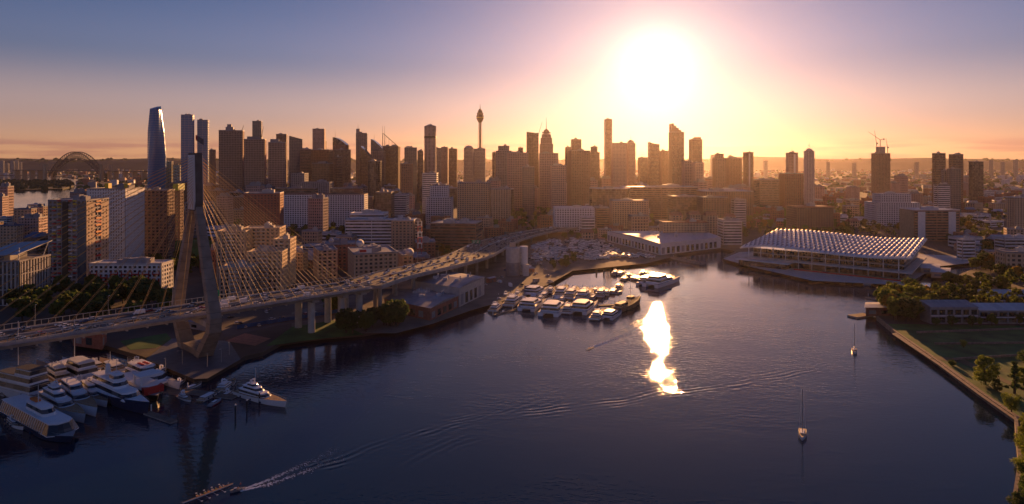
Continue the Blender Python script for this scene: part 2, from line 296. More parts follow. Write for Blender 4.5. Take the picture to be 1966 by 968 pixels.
# ------------------------------------------------------------------ buildings
def offs(poly, d):
    n = len(poly); out = []
    for i in range(n):
        p0, p1, p2 = poly[i - 1], poly[i], poly[(i + 1) % n]
        e1 = Vector((p1[0] - p0[0], p1[1] - p0[1])).normalized(); e2 = Vector((p2[0] - p1[0], p2[1] - p1[1])).normalized()
        n1 = Vector((e1.y, -e1.x)); n2 = Vector((e2.y, -e2.x)); k = (n1 + n2) / max(.3, 1 + n1.dot(n2))
        out.append((p1[0] + k.x * d, p1[1] + k.y * d))
    return out
# style: core material, grid material, storey, band height, bay, pier width, projection
ST = {'grid_white': ('glass_dark', 'white', 3.6, 1.5, 4, 1.6, .35), 'grid_cream': ('glass_dark', 'cream', 3.4, 1.5, 4, 1.8, .35), 'grid_pink': ('glass_dark', 'pink_stone', 3.8, 1.7, 3.6, 1.5, .3),
      'grid_brown': ('glass_dark', 'brown', 3.6, 1.6, 4, 1.7, .35), 'grid_grey': ('glass_dark', 'grey', 3.8, 1.5, 4, 1.4, .3), 'grid_brick': ('glass_dark', 'brick', 3.4, 1.7, 4, 2, .3),
      'glass_blue': ('glass_blue', 'grey', 4, .5, 5, .3, .15), 'glass_dark': ('glass_dark', 'dark_grey', 4, .7, 6, .4, .2), 'glass_bronze': ('glass_bronze', 'brown', 4, .8, 6, .4, .2),
      'fins': ('glass_bronze', 'pink_stone', 4, .9, 3.2, .7, .6), 'bands_white': ('glass_dark', 'white', 3.8, 1.8, 30, .6, .4), 'bands_brown': ('glass_dark', 'brown', 3.8, 1.7, 30, .8, .4),
      'verticals': ('glass_dark', 'pale_concrete', 12, .6, 3, 1.3, .6), 'dark_verticals': ('glass_dark', 'brown', 12, .6, 3.2, 1.3, .6), 'slots': ('glass_near', 'white', 3.1, 1.5, 2.6, 1.75, .3), 'sky': ('glass_sky', 'steel', 6, .3, 9, .25, .1)}
def facade(mb_core, mb_grid, poly, z0, z1, st, mi=0):
    _, _, fh, bh, bay, pw, pr = st; mb_core.prism(poly, z0 - .6, z1)
    out = offs(poly, pr); n = len(poly); k = 0; z = z0
    while z < z1 - .3:
        a, bq = z, min(z + bh, z1 - .05)
        mb_grid.add([(p[0], p[1], zz) for P_, zz in ((out, a), (out, bq), (poly, a), (poly, bq)) for p in P_],
                    [f for i in range(n) for j in [(i + 1) % n] for f in ((i, j, n + j, n + i), (n + i, n + j, 3 * n + j, 3 * n + i), (2 * n + i, 2 * n + j, j, i))], mi)
        z += fh
    o2 = offs(poly, pr + .05)
    for i in range(n):
        p, q = Vector(o2[i]), Vector(o2[(i + 1) % n]); L = (q - p).length; d = (q - p) / L; nn = Vector((d.y, -d.x))
        m_ = max(1, int(L / bay))
        if L < 2.5: continue
        for k in range(m_ + 1):
            t = max(pw / 2, min(L - pw / 2, L * k / m_)); a = p + d * (t - pw / 2); e = p + d * (t + pw / 2); dd = -nn * (pr + .04)
            mb_grid.add([(v.x, v.y, z_) for z_ in (z0 - .5, z1 - .08) for v in (a, e, e + dd, a + dd)], [(0, 1, 5, 4), (1, 2, 6, 5), (3, 0, 4, 7), (4, 5, 6, 7)], mi)
def rect(wd, dp): return [(-wd / 2, -dp / 2), (wd / 2, -dp / 2), (wd / 2, dp / 2), (-wd / 2, dp / 2)]
def ngon(wd, dp, n=16): return [(wd / 2 * math.cos(2 * math.pi * (i + .5) / n), dp / 2 * math.sin(2 * math.pi * (i + .5) / n)) for i in range(n)]
def plants(par, wd, dp, z, q, m='roof_grey', k=None):
    for _ in range(k or q.randint(1, 3)):
        a, bq, hh = q.uniform(.15, .4) * wd, q.uniform(.2, .45) * dp, q.uniform(2, 4.5); x, y = q.uniform(-.25, .25) * wd, q.uniform(-.2, .2) * dp
        mb = MB().bx(x - a / 2, x + a / 2, y - bq / 2, y + bq / 2, z - .1, z + hh)
        mb.bx(x - a / 4, x + a / 5, y - bq / 4, y + bq / 4, z + hh - .05, z + hh + q.uniform(.6, 1.6)); mb.build('plant_room', [q.choice([m, 'grey', 'pale_concrete'])], par)
def building(name, label, cat, loc, rz, poly, h, style, roof='flat', q=rnd, roofmat='roof_grey', steps=None, group=None, nplants=None):
    t = thing(name, label, cat, loc, rz, group); st = ST[style]; cm, gm_ = MB(), MB()
    if steps:                                                # list of (top fraction, footprint scale)
        z = 0
        for fr, s_ in steps: facade(cm, gm_, [(x * s_, y * s_) for x, y in poly], z, h * fr, st); z = h * fr
        tp = [(x * steps[-1][1], y * steps[-1][1]) for x, y in poly]
    else: facade(cm, gm_, poly, 0, h, st); tp = poly
    cm.build('wall', st[0], t); gm_.build('facade_grid', st[1], t, kind='stuff')
    wd = max(p[0] for p in tp) - min(p[0] for p in tp); dp = max(p[1] for p in tp) - min(p[1] for p in tp); pr = st[6]
    if roof == 'flat':
        o = offs(tp, pr + .15); r_ = MB().prism(o, h - .02, h + .5)
        n = len(o); ii = offs(tp, -.5)
        r_.add([(p[0], p[1], zz) for P_, zz in ((o, h + .5), (o, h + 1.3), (ii, h + 1.3), (ii, h + .52)) for p in P_], [(k * n + i, k * n + (i + 1) % n, (k + 1) * n + (i + 1) % n, (k + 1) * n + i) for k in range(3) for i in range(n)])
        r_.build('roof', roofmat, t); plants(t, wd * .9, dp * .9, h + .5, q, roofmat, nplants)
    elif roof == 'gable':
        e = .6; a, bq, rh = wd / 2 + e, dp / 2 + e, min(dp, wd) * .32
        MB().add([(-a, -bq, h), (a, -bq, h), (a, bq, h), (-a, bq, h), (-a * .86, 0, h + rh), (a * .86, 0, h + rh)], [(0, 1, 5, 4), (2, 3, 4, 5), (1, 2, 5), (3, 0, 4), (3, 2, 1, 0)]).build('roof', roofmat, t)
    elif roof[0] == 'slope':                                  # one-way slope, heights at the two ends of x
        a, bq = wd / 2 + pr + .1, dp / 2 + pr + .1; l, r_ = roof[1], roof[2]; K = 7; vs = []
        for i in range(K + 1):
            x = -a + 2 * a * i / K; f_ = i / K; f_ = f_ ** roof[3] if len(roof) > 3 else f_; z = h + l + (r_ - l) * f_
            vs += [(x, -bq, h), (x, -bq, z + .05), (x, bq, z + .05), (x, bq, h)]
        MB().add(vs, [(4 * i + k, 4 * i + 4 + k, 4 * i + 4 + (k + 1) % 4, 4 * i + (k + 1) % 4) for i in range(K) for k in range(4)] + [(0, 1, 2, 3), (4 * K + 3, 4 * K + 2, 4 * K + 1, 4 * K)]).build('roof', [st[0]], t)
    elif roof[0] == 'dome':
        rr = min(wd, dp) / 2; MB().lathe([(rr, h - .05), (rr * .95, h + rr * .35 * roof[1]), (rr * .7, h + rr * .75 * roof[1]), (rr * .3, h + rr * roof[1]), (.05, h + rr * 1.1 * roof[1])], 14).build('roof', st[1], t, smooth=True)
    elif roof[0] == 'pyramid':
        o = offs(tp, pr + .1); n = len(o); MB().add([(x, y, h) for x, y in o] + [(roof[2] * wd if len(roof) > 2 else 0, 0, h + roof[1])], [(i, (i + 1) % n, n) for i in range(n)] + [tuple(range(n - 1, -1, -1))]).build('roof', st[1], t)
    return t
def antenna(par, x, y, z, h, r=.5, m='dark_steel'): MB().tube((x, y, z), (x, y, z + h), r, r * .3, 5).build('antenna', m, par)
def B(name, label, pl, pr, yt, Y, dep, style, rot=0, roof='flat', zb=2.5, shape='box', cat='building', **k):
    """A building whose front stands at distance Y; pl..pr are the columns of its silhouette, yt the row of its roof line."""
    off = min(abs(pl - CX), abs(pr - CX)) if (pl - CX) * (pr - CX) > 0 else 0
    dep = max(9, min(dep, .24 * (pr - pl) * Y / max(off, 1))) if Y > 700 else dep      # the flank shows beside the front: keep it a modest share
    k_ = (Y + dep) / Y
    if not rot and pl > CX: pl = min(CX + (pl - CX) * k_, pr - (pr - pl) * .5)
    elif not rot and pr < CX: pr = max(CX + (pr - CX) * k_, pl + (pr - pl) * .5)
    S = (pr - pl) / F * Y; a = R(abs(rot)); Wd = S if not rot else max(S * .35, (S - dep * math.sin(a)) / math.cos(a))
    Yc = Y + dep / 2; Xc = PX((pl + pr) / 2, Y)
    if not rot and shape == 'box': Xc = PX((pl + pr) / 2, Y)
    h = ZY(yt, Y) - zb; r_ = max(Wd, dep) * .55 if rot else 0
    OCC.append((Xc - (r_ or Wd / 2), Xc + (r_ or Wd / 2), Yc - (r_ or dep / 2), Yc + (r_ or dep / 2)))
    poly = rect(Wd, dep) if shape == 'box' else ngon(S, dep, 8 if shape == 'oct' else 20)
    return building(name, label, cat, (Xc, Yc, zb), R(rot), poly, h, style, roof, **k), Wd, dep, h

# ------------------------------------------------------------------ city towers
T = lambda *a, **k: B(*a, cat='skyscraper', **k)
# twisted petal tower
Y0 = 1750; t = thing('twisted_tower', 'tall blue glass tower of twisted petal shape rising alone beside the harbour', 'skyscraper', (PX(299, Y0), Y0, 2.5))
mb = MB(); K, N = 40, 28; hh = ZY(207, Y0) - 2.5; OCC.append((PX(284, Y0), PX(316, Y0), Y0 - 25, Y0 + 25))
for k in range(K + 1):
    f = k / K; s_ = np.interp(f, [0, .25, .5, .75, .92, 1], [.86, 1, 1.02, .9, .72, .62]) * 21; tw = R(70) * f
    for i in range(N):
        a = 2 * math.pi * i / N; rr = s_ * (1 + .16 * math.cos(3 * a)); x, y = rr * math.cos(a), rr * math.sin(a) * .82
        mb.v.append((x * math.cos(tw) - y * math.sin(tw), x * math.sin(tw) + y * math.cos(tw), f * hh + (5 * math.cos(a) if k == K else 0)))
for k in range(K):
    for i in range(N): mb.f.append((k * N + i, k * N + (i + 1) % N, k * N + N + (i + 1) % N, k * N + N + i)); mb.m.append(0)
mb.f.append(tuple(range(K * N, K * N + N))); mb.m.append(0)
mb.build('wall', 'glass_sky', t, smooth=True)
g_ = MB()
for k in range(1, K, 1):
    ring = [mb.v[k * N + i] for i in range(N)]
    g_.add([(x * 1.006, y * 1.006, z + d) for d in (0, .22) for x, y, z in ring], [(i, (i + 1) % N, N + (i + 1) % N, N + i) for i in range(N)])
g_.build('facade_grid', 'steel', t, kind='stuff')
o = T('glass_tower', 'taller of two slim pale glass towers behind the bridge pylon top', 346, 369, 221, 1700, 30, 'sky', 12)
o = T('glass_tower', 'shorter of two slim pale glass towers behind the bridge pylon top', 377, 398, 231, 1740, 28, 'sky', 14)
T('office_tower', 'small brown slab behind the slim glass towers', 398, 414, 288, 1900, 30, 'grid_brown')
T('office_tower', 'grey slab between the twisted tower and the slim glass pair', 316, 333, 311, 1800, 30, 'grid_grey')
T('office_tower', 'low pale slab at the feet of the slim glass pair', 333, 349, 318, 1800, 30, 'bands_white')
t, a, d, h = T('office_tower', 'broad reddish finned tower with a boxy plant crown, tallest of three siblings', 415, 463, 251, 1500, 46, 'fins', 16)
MB().bx(-12, 4, -8, 8, h + 1, h + 9).bx(-9, 0, -6, 5, h + 8.9, h + 15).build('crown', 'grey', t)
t, a, d, h = T('office_tower', 'reddish finned tower, middle one of three siblings by the harbour', 464, 506, 268, 1480, 44, 'fins', 14)
MB().bx(-16, 14, -10, 10, h + 1, h + 7).build('crown', 'grey', t)
t, a, d, h = T('office_tower', 'reddish finned tower with sunlit flank, lowest of three siblings', 509, 546, 274, 1460, 42, 'fins', 18)
MB().bx(-14, 4, -9, 9, h + 1, h + 8).build('crown', 'grey', t)
T('office_tower', 'slim blue-grey tower with dark top peeping over the finned trio', 483, 501, 233, 2100, 26, 'glass_blue', 10)
T('office_tower', 'brown tower with a jutting top slab beside the slanted glass block', 528, 549, 258, 1900, 30, 'bands_brown', 12)
T('office_tower', 'broad glass tower with slanting roofline and faceted corner', 549, 579, 268, 1800, 40, 'glass_blue', 20, roof=('slope', 10, 1))
T('apartment_tower', 'dark tower with stepped balconies below the slanted glass tower', 572, 596, 287, 1700, 30, 'bands_brown', 15)
T('office_tower', 'pinkish grid tower with bright crenellated crown above the bronze block', 597, 622, 248, 2000, 34, 'grid_pink', 10)
T('office_tower', 'slender blue tower tucked behind the crenellated tower', 620, 627, 271, 2200, 20, 'glass_blue')
T('office_tower', 'wide olive glass slab above the bronze mirrored block', 597, 639, 288, 1650, 36, 'glass_bronze')
T('office_block', 'bronze mirrored block reflecting the morning sky', 599, 640, 314, 1500, 34, 'glass_bronze')
t, a, d, h = T('office_tower', 'tower with a curved sail roof falling away and a thin mast', 639, 670, 278, 1950, 36, 'grid_brown', roof=('slope', 22, 0, 1.7)); antenna(t, -17, 0, h + 20, 24)
T('office_tower', 'dark slab in front of the sail roofed tower', 636, 672, 288, 1800, 34, 'dark_verticals', 14)
T('office_tower', 'narrow tower with sunlit flank in front of the dark slab', 641, 657, 302, 1550, 30, 'bands_brown', 25)
t, a, d, h = T('office_tower', 'tall grid tower with notched top and spike', 680, 704, 256, 2000, 34, 'glass_blue', 10); MB().bx(-a / 2, -a / 6, -8, 8, h, h + 14).build('crown', 'grey', t); antenna(t, -a / 3, 0, h + 13, 16)
T('office_tower', 'wedge shaped tower with a diagonal lattice roof', 692, 719, 306, 1800, 36, 'glass_bronze', roof=('slope', 36, 1))
t, a, d, h = T('office_tower', 'pointed tower with curved shoulder and needle', 712, 741, 290, 1900, 34, 'glass_blue', roof=('slope', 34, 2, 1.3)); antenna(t, -a / 2 + 6, 0, h + 30, 18)
t, a, d, h = T('office_tower', 'dark tower carrying twin tall masts and a sloping lattice', 732, 768, 281, 1950, 36, 'dark_verticals')
for x in (-24, -18): antenna(t, x, 0, h, 60, .9)
for k in range(5): MB().tube((-22, -6 + k * 3, h + 38), (22, -6 + k * 3, h), .5, n=4).build('lattice_bar', 'dark_steel', t)
for k in range(5): MB().tube((-22 + 9 * k, -6, h), (-22 + 9 * k, -6, h + 38 - 7.8 * k), .5, n=4).build('lattice_bar', 'dark_steel', t)
T('office_tower', 'glazed slab with roof frame beside the twin masted tower', 773, 800, 284, 1850, 34, 'glass_blue', 10)
T('office_tower', 'narrow brown slab catching sun on one flank', 799, 812, 290, 1800, 30, 'bands_brown', 20)
t, a, d, h = T('office_tower', 'tall pinkish octagonal tower with dark belt and chamfered crown', 813, 839, 242, 1900, 36, 'grid_pink', shape='oct', roof=('pyramid', 7))
MB().prism(offs(ngon(a, d, 8), .8), h - 34, h - 29).build('belt', 'black', t)
T('office_tower', 'stepped grey tower right behind the pink octagonal tower', 828, 847, 285, 2000, 30, 'grid_grey', 10)
T('office_tower', 'thin pinkish tower second from the pink octagonal tower', 847, 861, 283, 2100, 28, 'grid_pink')
T('office_tower', 'brown tower with overhanging cap near the observation tower', 862, 878, 286, 2000, 28, 'dark_verticals')
T('office_tower', 'round topped vault roofed tower beside the observation tower', 891, 909, 284, 2050, 30, 'verticals', roof=('dome', .55))
T('office_tower', 'flat topped slab at the foot of the observation tower', 909, 932, 286, 2150, 30, 'verticals')
# observation tower with turret
Y0 = 2350; t = thing('observation_tower', 'slender observation tower with gold turret and spire above the skyline', 'tower', (PX(921.5, Y0), Y0 + 10, 2.5)); zz = lambda py: ZY(py, Y0) - 2.5
MB().tube((0, 0, 0), (0, 0, zz(231)), 4.2, 3.2, 12).build('shaft', 'brown', t)
MB().lathe([(3.2, zz(236)), (8, zz(233)), (12.5, zz(228)), (13, zz(222)), (11, zz(220.5)), (11.5, zz(217)), (8.5, zz(215.5)), (8, zz(212)), (5, zz(211)), (4.5, zz(209))], 24).build('turret', 'glass_bronze', t)
MB().lathe([(12.9, zz(226)), (13.6, zz(226)), (13.6, zz(225)), (12.9, zz(225))], 24).build('turret_ring', 'yellow', t)
MB().tube((0, 0, zz(210)), (0, 0, zz(199)), 1.6, .3, 6).build('spire', 'dark_steel', t)
for k in range(12):
    a = 2 * math.pi * k / 12; MB().tube((9 * math.cos(a), 9 * math.sin(a), zz(300)), (6 * math.cos(a), 6 * math.sin(a), zz(234)), .25, n=3).build('cable', 'dark_steel', t)
T('office_tower', 'dark cylindrical tower beside the blue-grey stepped block', 945, 953, 293, 2000, 24, 'dark_verticals', shape='cyl')
T('office_tower', 'blue-grey slab with stepped roof above the wide white grid hotel', 952, 982, 281, 1600, 36, 'grid_grey', steps=[(.93, 1), (1, .7)])
T('hotel_tower', 'wide pinkish grid hotel with broken gable crown', 974, 1014, 294, 1450, 34, 'grid_pink')
T('office_tower', 'thin shaft between the grid hotel and the slanted top tower', 995, 1004, 284, 1900, 22, 'dark_verticals')
T('office_tower', 'flat faced tower with slanted white top edge', 1011, 1034, 256, 1800, 34, 'glass_bronze', roof=('slope', 4, 0))
t, a, d, h = T('office_tower', 'stepped tower with drum crown and needle spire', 1036, 1062, 258, 1850, 36, 'grid_pink', steps=[(.86, 1), (.95, .85), (1, .68)], roof=('dome', .3))
MB().lathe([(12, h + 4), (12, h + 7), (8, h + 7.1), (7, h + 12), (1.4, h + 16)], 16).build('crown', 'brown', t); antenna(t, 0, 0, h + 14, 34, 1)
T('hotel_tower', 'pink grid slab in front of the needle spired tower', 1035, 1072, 295, 1480, 32, 'grid_pink')
T('hotel_tower', 'lower pink grid wing stepping out from the pink slab', 1057, 1087, 318, 1380, 30, 'grid_pink')
T('office_block', 'mirror glass block between the two pink grid slabs', 1003, 1026, 321, 1400, 30, 'glass_blue')
T('office_tower', 'thin shaft beside the flat capped orange tower', 1085, 1096, 283, 1900, 24, 'dark_verticals')
T('office_tower', 'flat capped square tower rising behind the broad dark slab', 1096, 1116, 268, 1900, 30, 'bands_brown')
T('office_tower', 'broad dark slab above the curved swooping hall roof', 1092, 1133, 290, 1550, 40, 'grid_brown', 8)
T('office_tower', 'twin stepped brown tower behind the swooping hall', 1130, 1151, 282, 1900, 30, 'dark_verticals', steps=[(.9, 1), (1, .6)])
T('apartment_tower', 'tallest thin slab silhouetted right beside the sun glow', 1160, 1175, 229, 2000, 34, 'bands_brown')
T('office_tower', 'crenellated slab at the foot of the tallest thin slab', 1173, 1203, 275, 1850, 34, 'grid_pink')
t, a, d, h = T('office_tower', 'dome topped tower standing in the sun glow', 1202, 1220, 275, 1900, 30, 'grid_pink', roof=('dome', .9)); antenna(t, 0, 0, h + 12, 12)
T('office_tower', 'short brown tower low in the sun glow', 1225, 1243, 303, 1900, 28, 'dark_verticals')
T('apartment_tower', 'tower with one raised roof corner in the sun glow', 1244, 1266, 277, 1900, 30, 'bands_brown', roof=('slope', 7, 0, .4))
T('office_tower', 'plain slab beside the stepped crown tower in the sun', 1266, 1283, 290, 1950, 30, 'grid_brown')
t, a, d, h = T('apartment_tower', 'tall tower whose crown steps down like a staircase under the sun', 1284, 1313, 254, 1850, 36, 'dark_verticals')
for k in range(4): MB().bx(-a / 2, a / 2 - a * (k + 1) / 5, -15, 15, h + .6 + 6 * k, h + 6.6 + 6 * k).build('crown_step', 'brown', t)
t, a, d, h = T('apartment_tower', 'tower with planted bushy roof terrace near the sun', 1323, 1348, 268, 1850, 32, 'dark_verticals'); MB().bx(-4, a / 2 - 1, -9, 9, h, h + 7).build('crown', 'brown', t)
T('office_block', 'mid height block at the foot of the staircase crown tower', 1309, 1330, 310, 1650, 30, 'grid_pink')
T('office_block', 'mid height grid block below the bushy roofed tower', 1330, 1351, 313, 1600, 30, 'grid_pink')
T('office_tower', 'stepped brown tower at the head of the lower cluster', 1368, 1394, 296, 1700, 34, 'grid_brown', steps=[(.92, 1), (1, .65)])
T('office_block', 'broad brown block joined behind the stepped brown tower', 1393, 1424, 304, 1750, 34, 'grid_brown')
t, a, d, h = T('apartment_tower', 'isolated slab with a bright white central stripe', 1427, 1446, 293, 1700, 30, 'dark_verticals'); MB().bx(-1.6, 1.6, -d / 2 - 1.2, -d / 2, 0, h - 3).build('stripe', 'white', t)
t, a, d, h = T('apartment_tower', 'pair of joined slabs with pale stripe beside the domed tower', 1509, 1532, 294, 1650, 30, 'grid_pink'); MB().bx(1, 5, -d / 2 - 1.2, -d / 2, 0, h - 3).build('stripe', 'white', t); antenna(t, 0, 0, h, 14)
t, a, d, h = T('apartment_tower', 'domed tower crowned by a ball finial, standing apart', 1541, 1566, 290, 1600, 32, 'verticals', shape='cyl', roof=('dome', .75)); antenna(t, 0, 0, h + 10, 10, .5); MB().lathe([(.2, h + 12), (2, h + 13.5), (.2, h + 15.5)], 8).build('finial', 'white', t)
T('office_block', 'red brick block below the domed tower', 1495, 1542, 334, 1500, 34, 'grid_brick')
T('office_block', 'long low brown hall beside the red brick block', 1447, 1496, 346, 1480, 50, 'bands_brown')
# tower under construction, with cranes
Y0 = 1900; t, a, d, h = T('unfinished_tower', 'half built concrete tower wrapped in scaffold', 1673, 1709, 295, Y0, 36, 'grid_brown'); MB().bx(-9, 8, -9, 9, h, h + 20).build('lift_core', 'concrete', t)
def crane(px, yb, yt, jx, jy, label, Y=1880, cx=None):
    x = PX(px, Y); z0, z1 = ZY(yb, Y), ZY(yt, Y); c_ = thing('tower_crane', label, 'crane', (x, Y, z0))
    MB().tube((0, 0, 0), (0, 0, z1 - z0), .9, n=4).build('mast', 'dark_steel', c_); jxw, jz = PX(jx, Y) - x, ZY(jy, Y) - z0
    MB().tube((0, 0, z1 - z0 - 1), (jxw, 0, jz), .8, .4, 4).build('jib', 'dark_steel', c_)
    MB().tube((0, 0, z1 - z0 - 1), (-jxw * .3, 0, z1 - z0 + 2), .9, n=4).bx(-jxw * .3 - 1.5, -jxw * .3 + 1.5, -1, 1, z1 - z0 - 1, z1 - z0 + 3).build('counterweight', 'dark_steel', c_); return c_
crane(1690, 281, 268, 1667, 253, 'luffing crane reaching out from the half built tower core'); crane(1683, 281, 276, 1679, 251, 'crane with steep jib on the half built tower core'); crane(1704, 294, 284, 1701, 266, 'small crane with upright jib at the edge of the half built tower')
crane(502, 267, 263, 506, 243, 'thin crane with steep jib beside the middle finned tower', 1480); crane(462, 260, 256, 468, 241, 'crane behind the crown of the tallest finned tower', 1560); crane(1034, 262, 257, 1041, 234, 'crane behind the slanted top tower', 1850)
T('apartment_tower', 'dark tower with overhanging cap, one of a pair standing apart', 1790, 1815, 295, 1500, 30, 'bands_brown', nplants=1)
T('apartment_tower', 'dark tower with rounded shoulders, second of a pair standing apart', 1822, 1849, 297, 1520, 32, 'bands_brown')
T('office_block', 'blue-white glass block below the dark pair', 1818, 1845, 325, 1400, 30, 'glass_blue'); T('office_block', 'pale slab between the dark pair', 1808, 1820, 328, 1420, 24, 'grid_grey')
T('office_block', 'dark glass block with white edge beyond the dark pair', 1860, 1888, 311, 1700, 34, 'glass_dark')
T('office_block', 'white blank walled block with boxy top among the low roofs', 1793, 1824, 355, 1250, 30, 'bands_white')
T('office_tower', 'dark curved glass drum below the lattice roof', 703, 735, 310, 1400, 40, 'glass_dark', shape='cyl'); T('office_block', 'tan block with sunlit edge beside the dark drum', 764, 792, 315, 1420, 34, 'grid_brown', 14)
T('office_block', 'white and red striped block below the pink octagonal tower', 811, 841, 333, 1300, 30, 'bands_white')
T('office_block', 'pale flat block behind the mirrored bronze block foot', 559, 592, 334, 1350, 32, 'grid_grey'); T('office_block', 'checked grey block low beside the bronze block', 575, 640, 351, 1280, 30, 'grid_grey')
# ---- middle distance
Bm = lambda *a, **k: B(*a, cat='building', **k)
Bm('apartment_tower', 'brown brick tower with white spine and balconies above the bridge cables', 463, 535, 372, 880, 30, 'grid_brick', 10)
Bm('apartment_block', 'white dotted window block with dark penthouse behind the brick tower', 533, 612, 374, 1130, 30, 'grid_white', roofmat='brown'); Bm('penthouse', 'dark brown penthouse roof slab above the white dotted block', 528, 610, 362, 1165, 16, 'bands_brown')
Bm('apartment_block', 'white and brown checked block with dark roof', 620, 706, 374, 1150, 30, 'grid_white', roofmat='brown'); Bm('penthouse', 'dark penthouse above the white and brown checked block', 634, 696, 362, 1185, 16, 'bands_brown')
Bm('office_block', 'grey glazed cube beside the white shell roof', 721, 757, 370, 1080, 30, 'glass_dark'); Bm('office_block', 'pale slab with shell roof behind the grey cube', 757, 785, 374, 1150, 30, 'bands_white')
Bm('hotel', 'white stepped hotel with louvred wall', 818, 870, 357, 1200, 34, 'grid_white', steps=[(.7, 1), (1, .7)]); Bm('hotel', 'cream grid hotel with penthouse', 878, 942, 352, 1150, 40, 'grid_cream'); Bm('hotel', 'lower curved cream wing of the grid hotel', 942, 980, 364, 1140, 34, 'grid_cream')
Bm('apartment_block', 'white terraced apartments with deep balconies, upper tier', 672, 745, 411, 830, 26, 'bands_white', roofmat='roof_white'); Bm('apartment_block', 'white terraced apartments with deep balconies, lower tier', 663, 770, 424, 800, 22, 'bands_white', roofmat='roof_white'); Bm('apartment_block', 'cream grid apartments ending in a domed corner tower', 752, 800, 424, 790, 26, 'grid_cream', roofmat='roof_white')
t, a, d, h = Bm('corner_tower', 'round cream corner tower with small dome', 796, 809, 424, 785, 9, 'grid_cream', shape='cyl', roof=('dome', .7))
Bm('office_building', 'brown strip windowed office beside the motorway curve', 826, 922, 430, 830, 40, 'bands_brown', -8)
Bm('office_building', 'white office with slot windows overlooking the motorway', 1062, 1141, 400, 1060, 34, 'grid_white', roofmat='roof_white'); Bm('office_building', 'dark wing beside the white slot windowed office', 1141, 1170, 400, 1080, 34, 'bands_brown')
Bm('apartment_block', 'long cream apartment row glowing in the haze', 1170, 1245, 386, 1120, 34, 'grid_cream'); Bm('apartment_block', 'pale apartment row behind the old market shed', 1266, 1358, 428, 900, 24, 'grid_cream', roofmat='terracotta'); Bm('apartment_block', 'grey apartment house with white balconies beside the pale row', 1378, 1424, 424, 900, 30, 'bands_white')
for i, (a, b_, c) in enumerate(((1285, 1310, 414), (1318, 1345, 412), (1350, 1378, 414), (1390, 1412, 416))): Bm('terrace_house', 'red roofed house behind the pale apartment row', a, b_, c, 960 + 8 * i, 20, 'grid_cream', roof='gable', roofmat='terracotta', group='red roofed houses behind the old market shed')
Bm('exhibition_hall', 'long dark hall with white edged roof and row of fins', 1335, 1445, 368, 1250, 60, 'dark_verticals', roofmat='roof_white'); Bm('exhibition_hall', 'broad hall with curved pale roof in the sun haze', 1190, 1340, 360, 1300, 60, 'bands_brown', roofmat='roof_white'); Bm('convention_hall', 'low drum hall with swooping roof below the broad dark slab', 1128, 1215, 363, 1250, 60, 'glass_dark', shape='cyl', roofmat='roof_white')
Bm('office_block', 'dark green block below the exhibition hall', 1282, 1342, 378, 1120, 40, 'glass_dark'); Bm('office_block', 'concrete framed open block below the fins', 1338, 1396, 380, 1080, 36, 'grid_brown'); Bm('apartment_block', 'small white banded block in the trees', 1404, 1432, 384, 1080, 24, 'bands_white')
Bm('school', 'long orange roofed hall among the park trees', 1510, 1600, 398, 1040, 40, 'grid_brown', roofmat='terracotta'); Bm('apartment_block', 'white stepped apartment cluster left of the great hall', 1660, 1765, 374, 1160, 40, 'grid_white', roofmat='roof_white', steps=[(.75, 1), (1, .7)])
t, a, d, h = Bm('great_hall', 'large tan hall with white portal wall and pale flat roof in the park', 1728, 1842, 404, 940, 50, 'bands_brown', roofmat='roof_white')
for x in (-22, 21): MB().bx(x - 5, x + 5, -d / 2 - 1.4, -d / 2 - .5, -1, h - 2).build('portal_wall', 'white', t)
MB().bx(-a / 2 - .8, -a / 2 - .5, -d / 2, d / 2, 0, h - 1).build('side_wall', 'sandstone', t)
Bm('apartment_block', 'tall pale slab of flats at the park end', 1934, 1990, 380, 1000, 30, 'grid_cream', roofmat='roof_white'); Bm('apartment_block', 'small white flats with balconies beside the inlet', 1838, 1872, 462, 760, 22, 'bands_white', roofmat='roof_white'); Bm('apartment_block', 'long white flats behind the inlet trees', 1910, 1990, 458, 790, 24, 'bands_white', roofmat='roof_white')
# broadcast building with dishes, and the warehouse sheds
t, a, d, h = Bm('broadcast_building', 'long tan broadcasting building with ribbon windows beside the viaduct', 648, 760, 488, 585, 46, 'grid_cream', 20, nplants=3)
MB().bx(-a / 2 + 4, -a / 2 + 15, -d / 2 - .6, -d / 2 - .2, h + 1.3, h + 5).build('sign_board', 'white', t); MB().bx(-a / 2 + 4.6, -a / 2 + 10.4, -d / 2 - .75, -d / 2 - .55, h + 2, h + 4.2).build('sign_mark', 'red', t)
Bm('broadcast_annex', 'tan annex stepping down from the broadcasting building', 752, 792, 492, 640, 34, 'grid_cream', 18); Bm('studio_block', 'brick studio block behind the broadcasting building', 612, 680, 470, 690, 30, 'grid_brick', 14); Bm('studio_block', 'sunlit tan block left of the broadcasting building', 585, 645, 482, 640, 34, 'grid_cream', 22); Bm('brick_house', 'small red brick works by the golden trees', 790, 835, 466, 760, 30, 'grid_brick', 10)
def dish(px, py, Y, r, label):
    o = thing('satellite_dish', label, 'dish', (PX(px, Y), Y, ZY(py, Y) - r * 1.2)); MB().tube((0, 0, -r), (0, 0, r * .9), .35, n=6).build('mast', 'steel', o)
    ds = MB().lathe([(.1, 0), (r * .5, r * .08), (r, r * .34)], 18).build('reflector', 'gloss_white', o, (0, 0, r * 1.1), smooth=True); ds.rotation_euler = (R(62), 0, R(20))
dish(691, 467, 592, 3.6, 'white satellite dish on the broadcasting building roof edge'); dish(786, 484, 636, 4.2, 'large white satellite dish beyond the broadcasting annex'); dish(636, 462, 690, 2.6, 'small white dish on the brick studio roof')
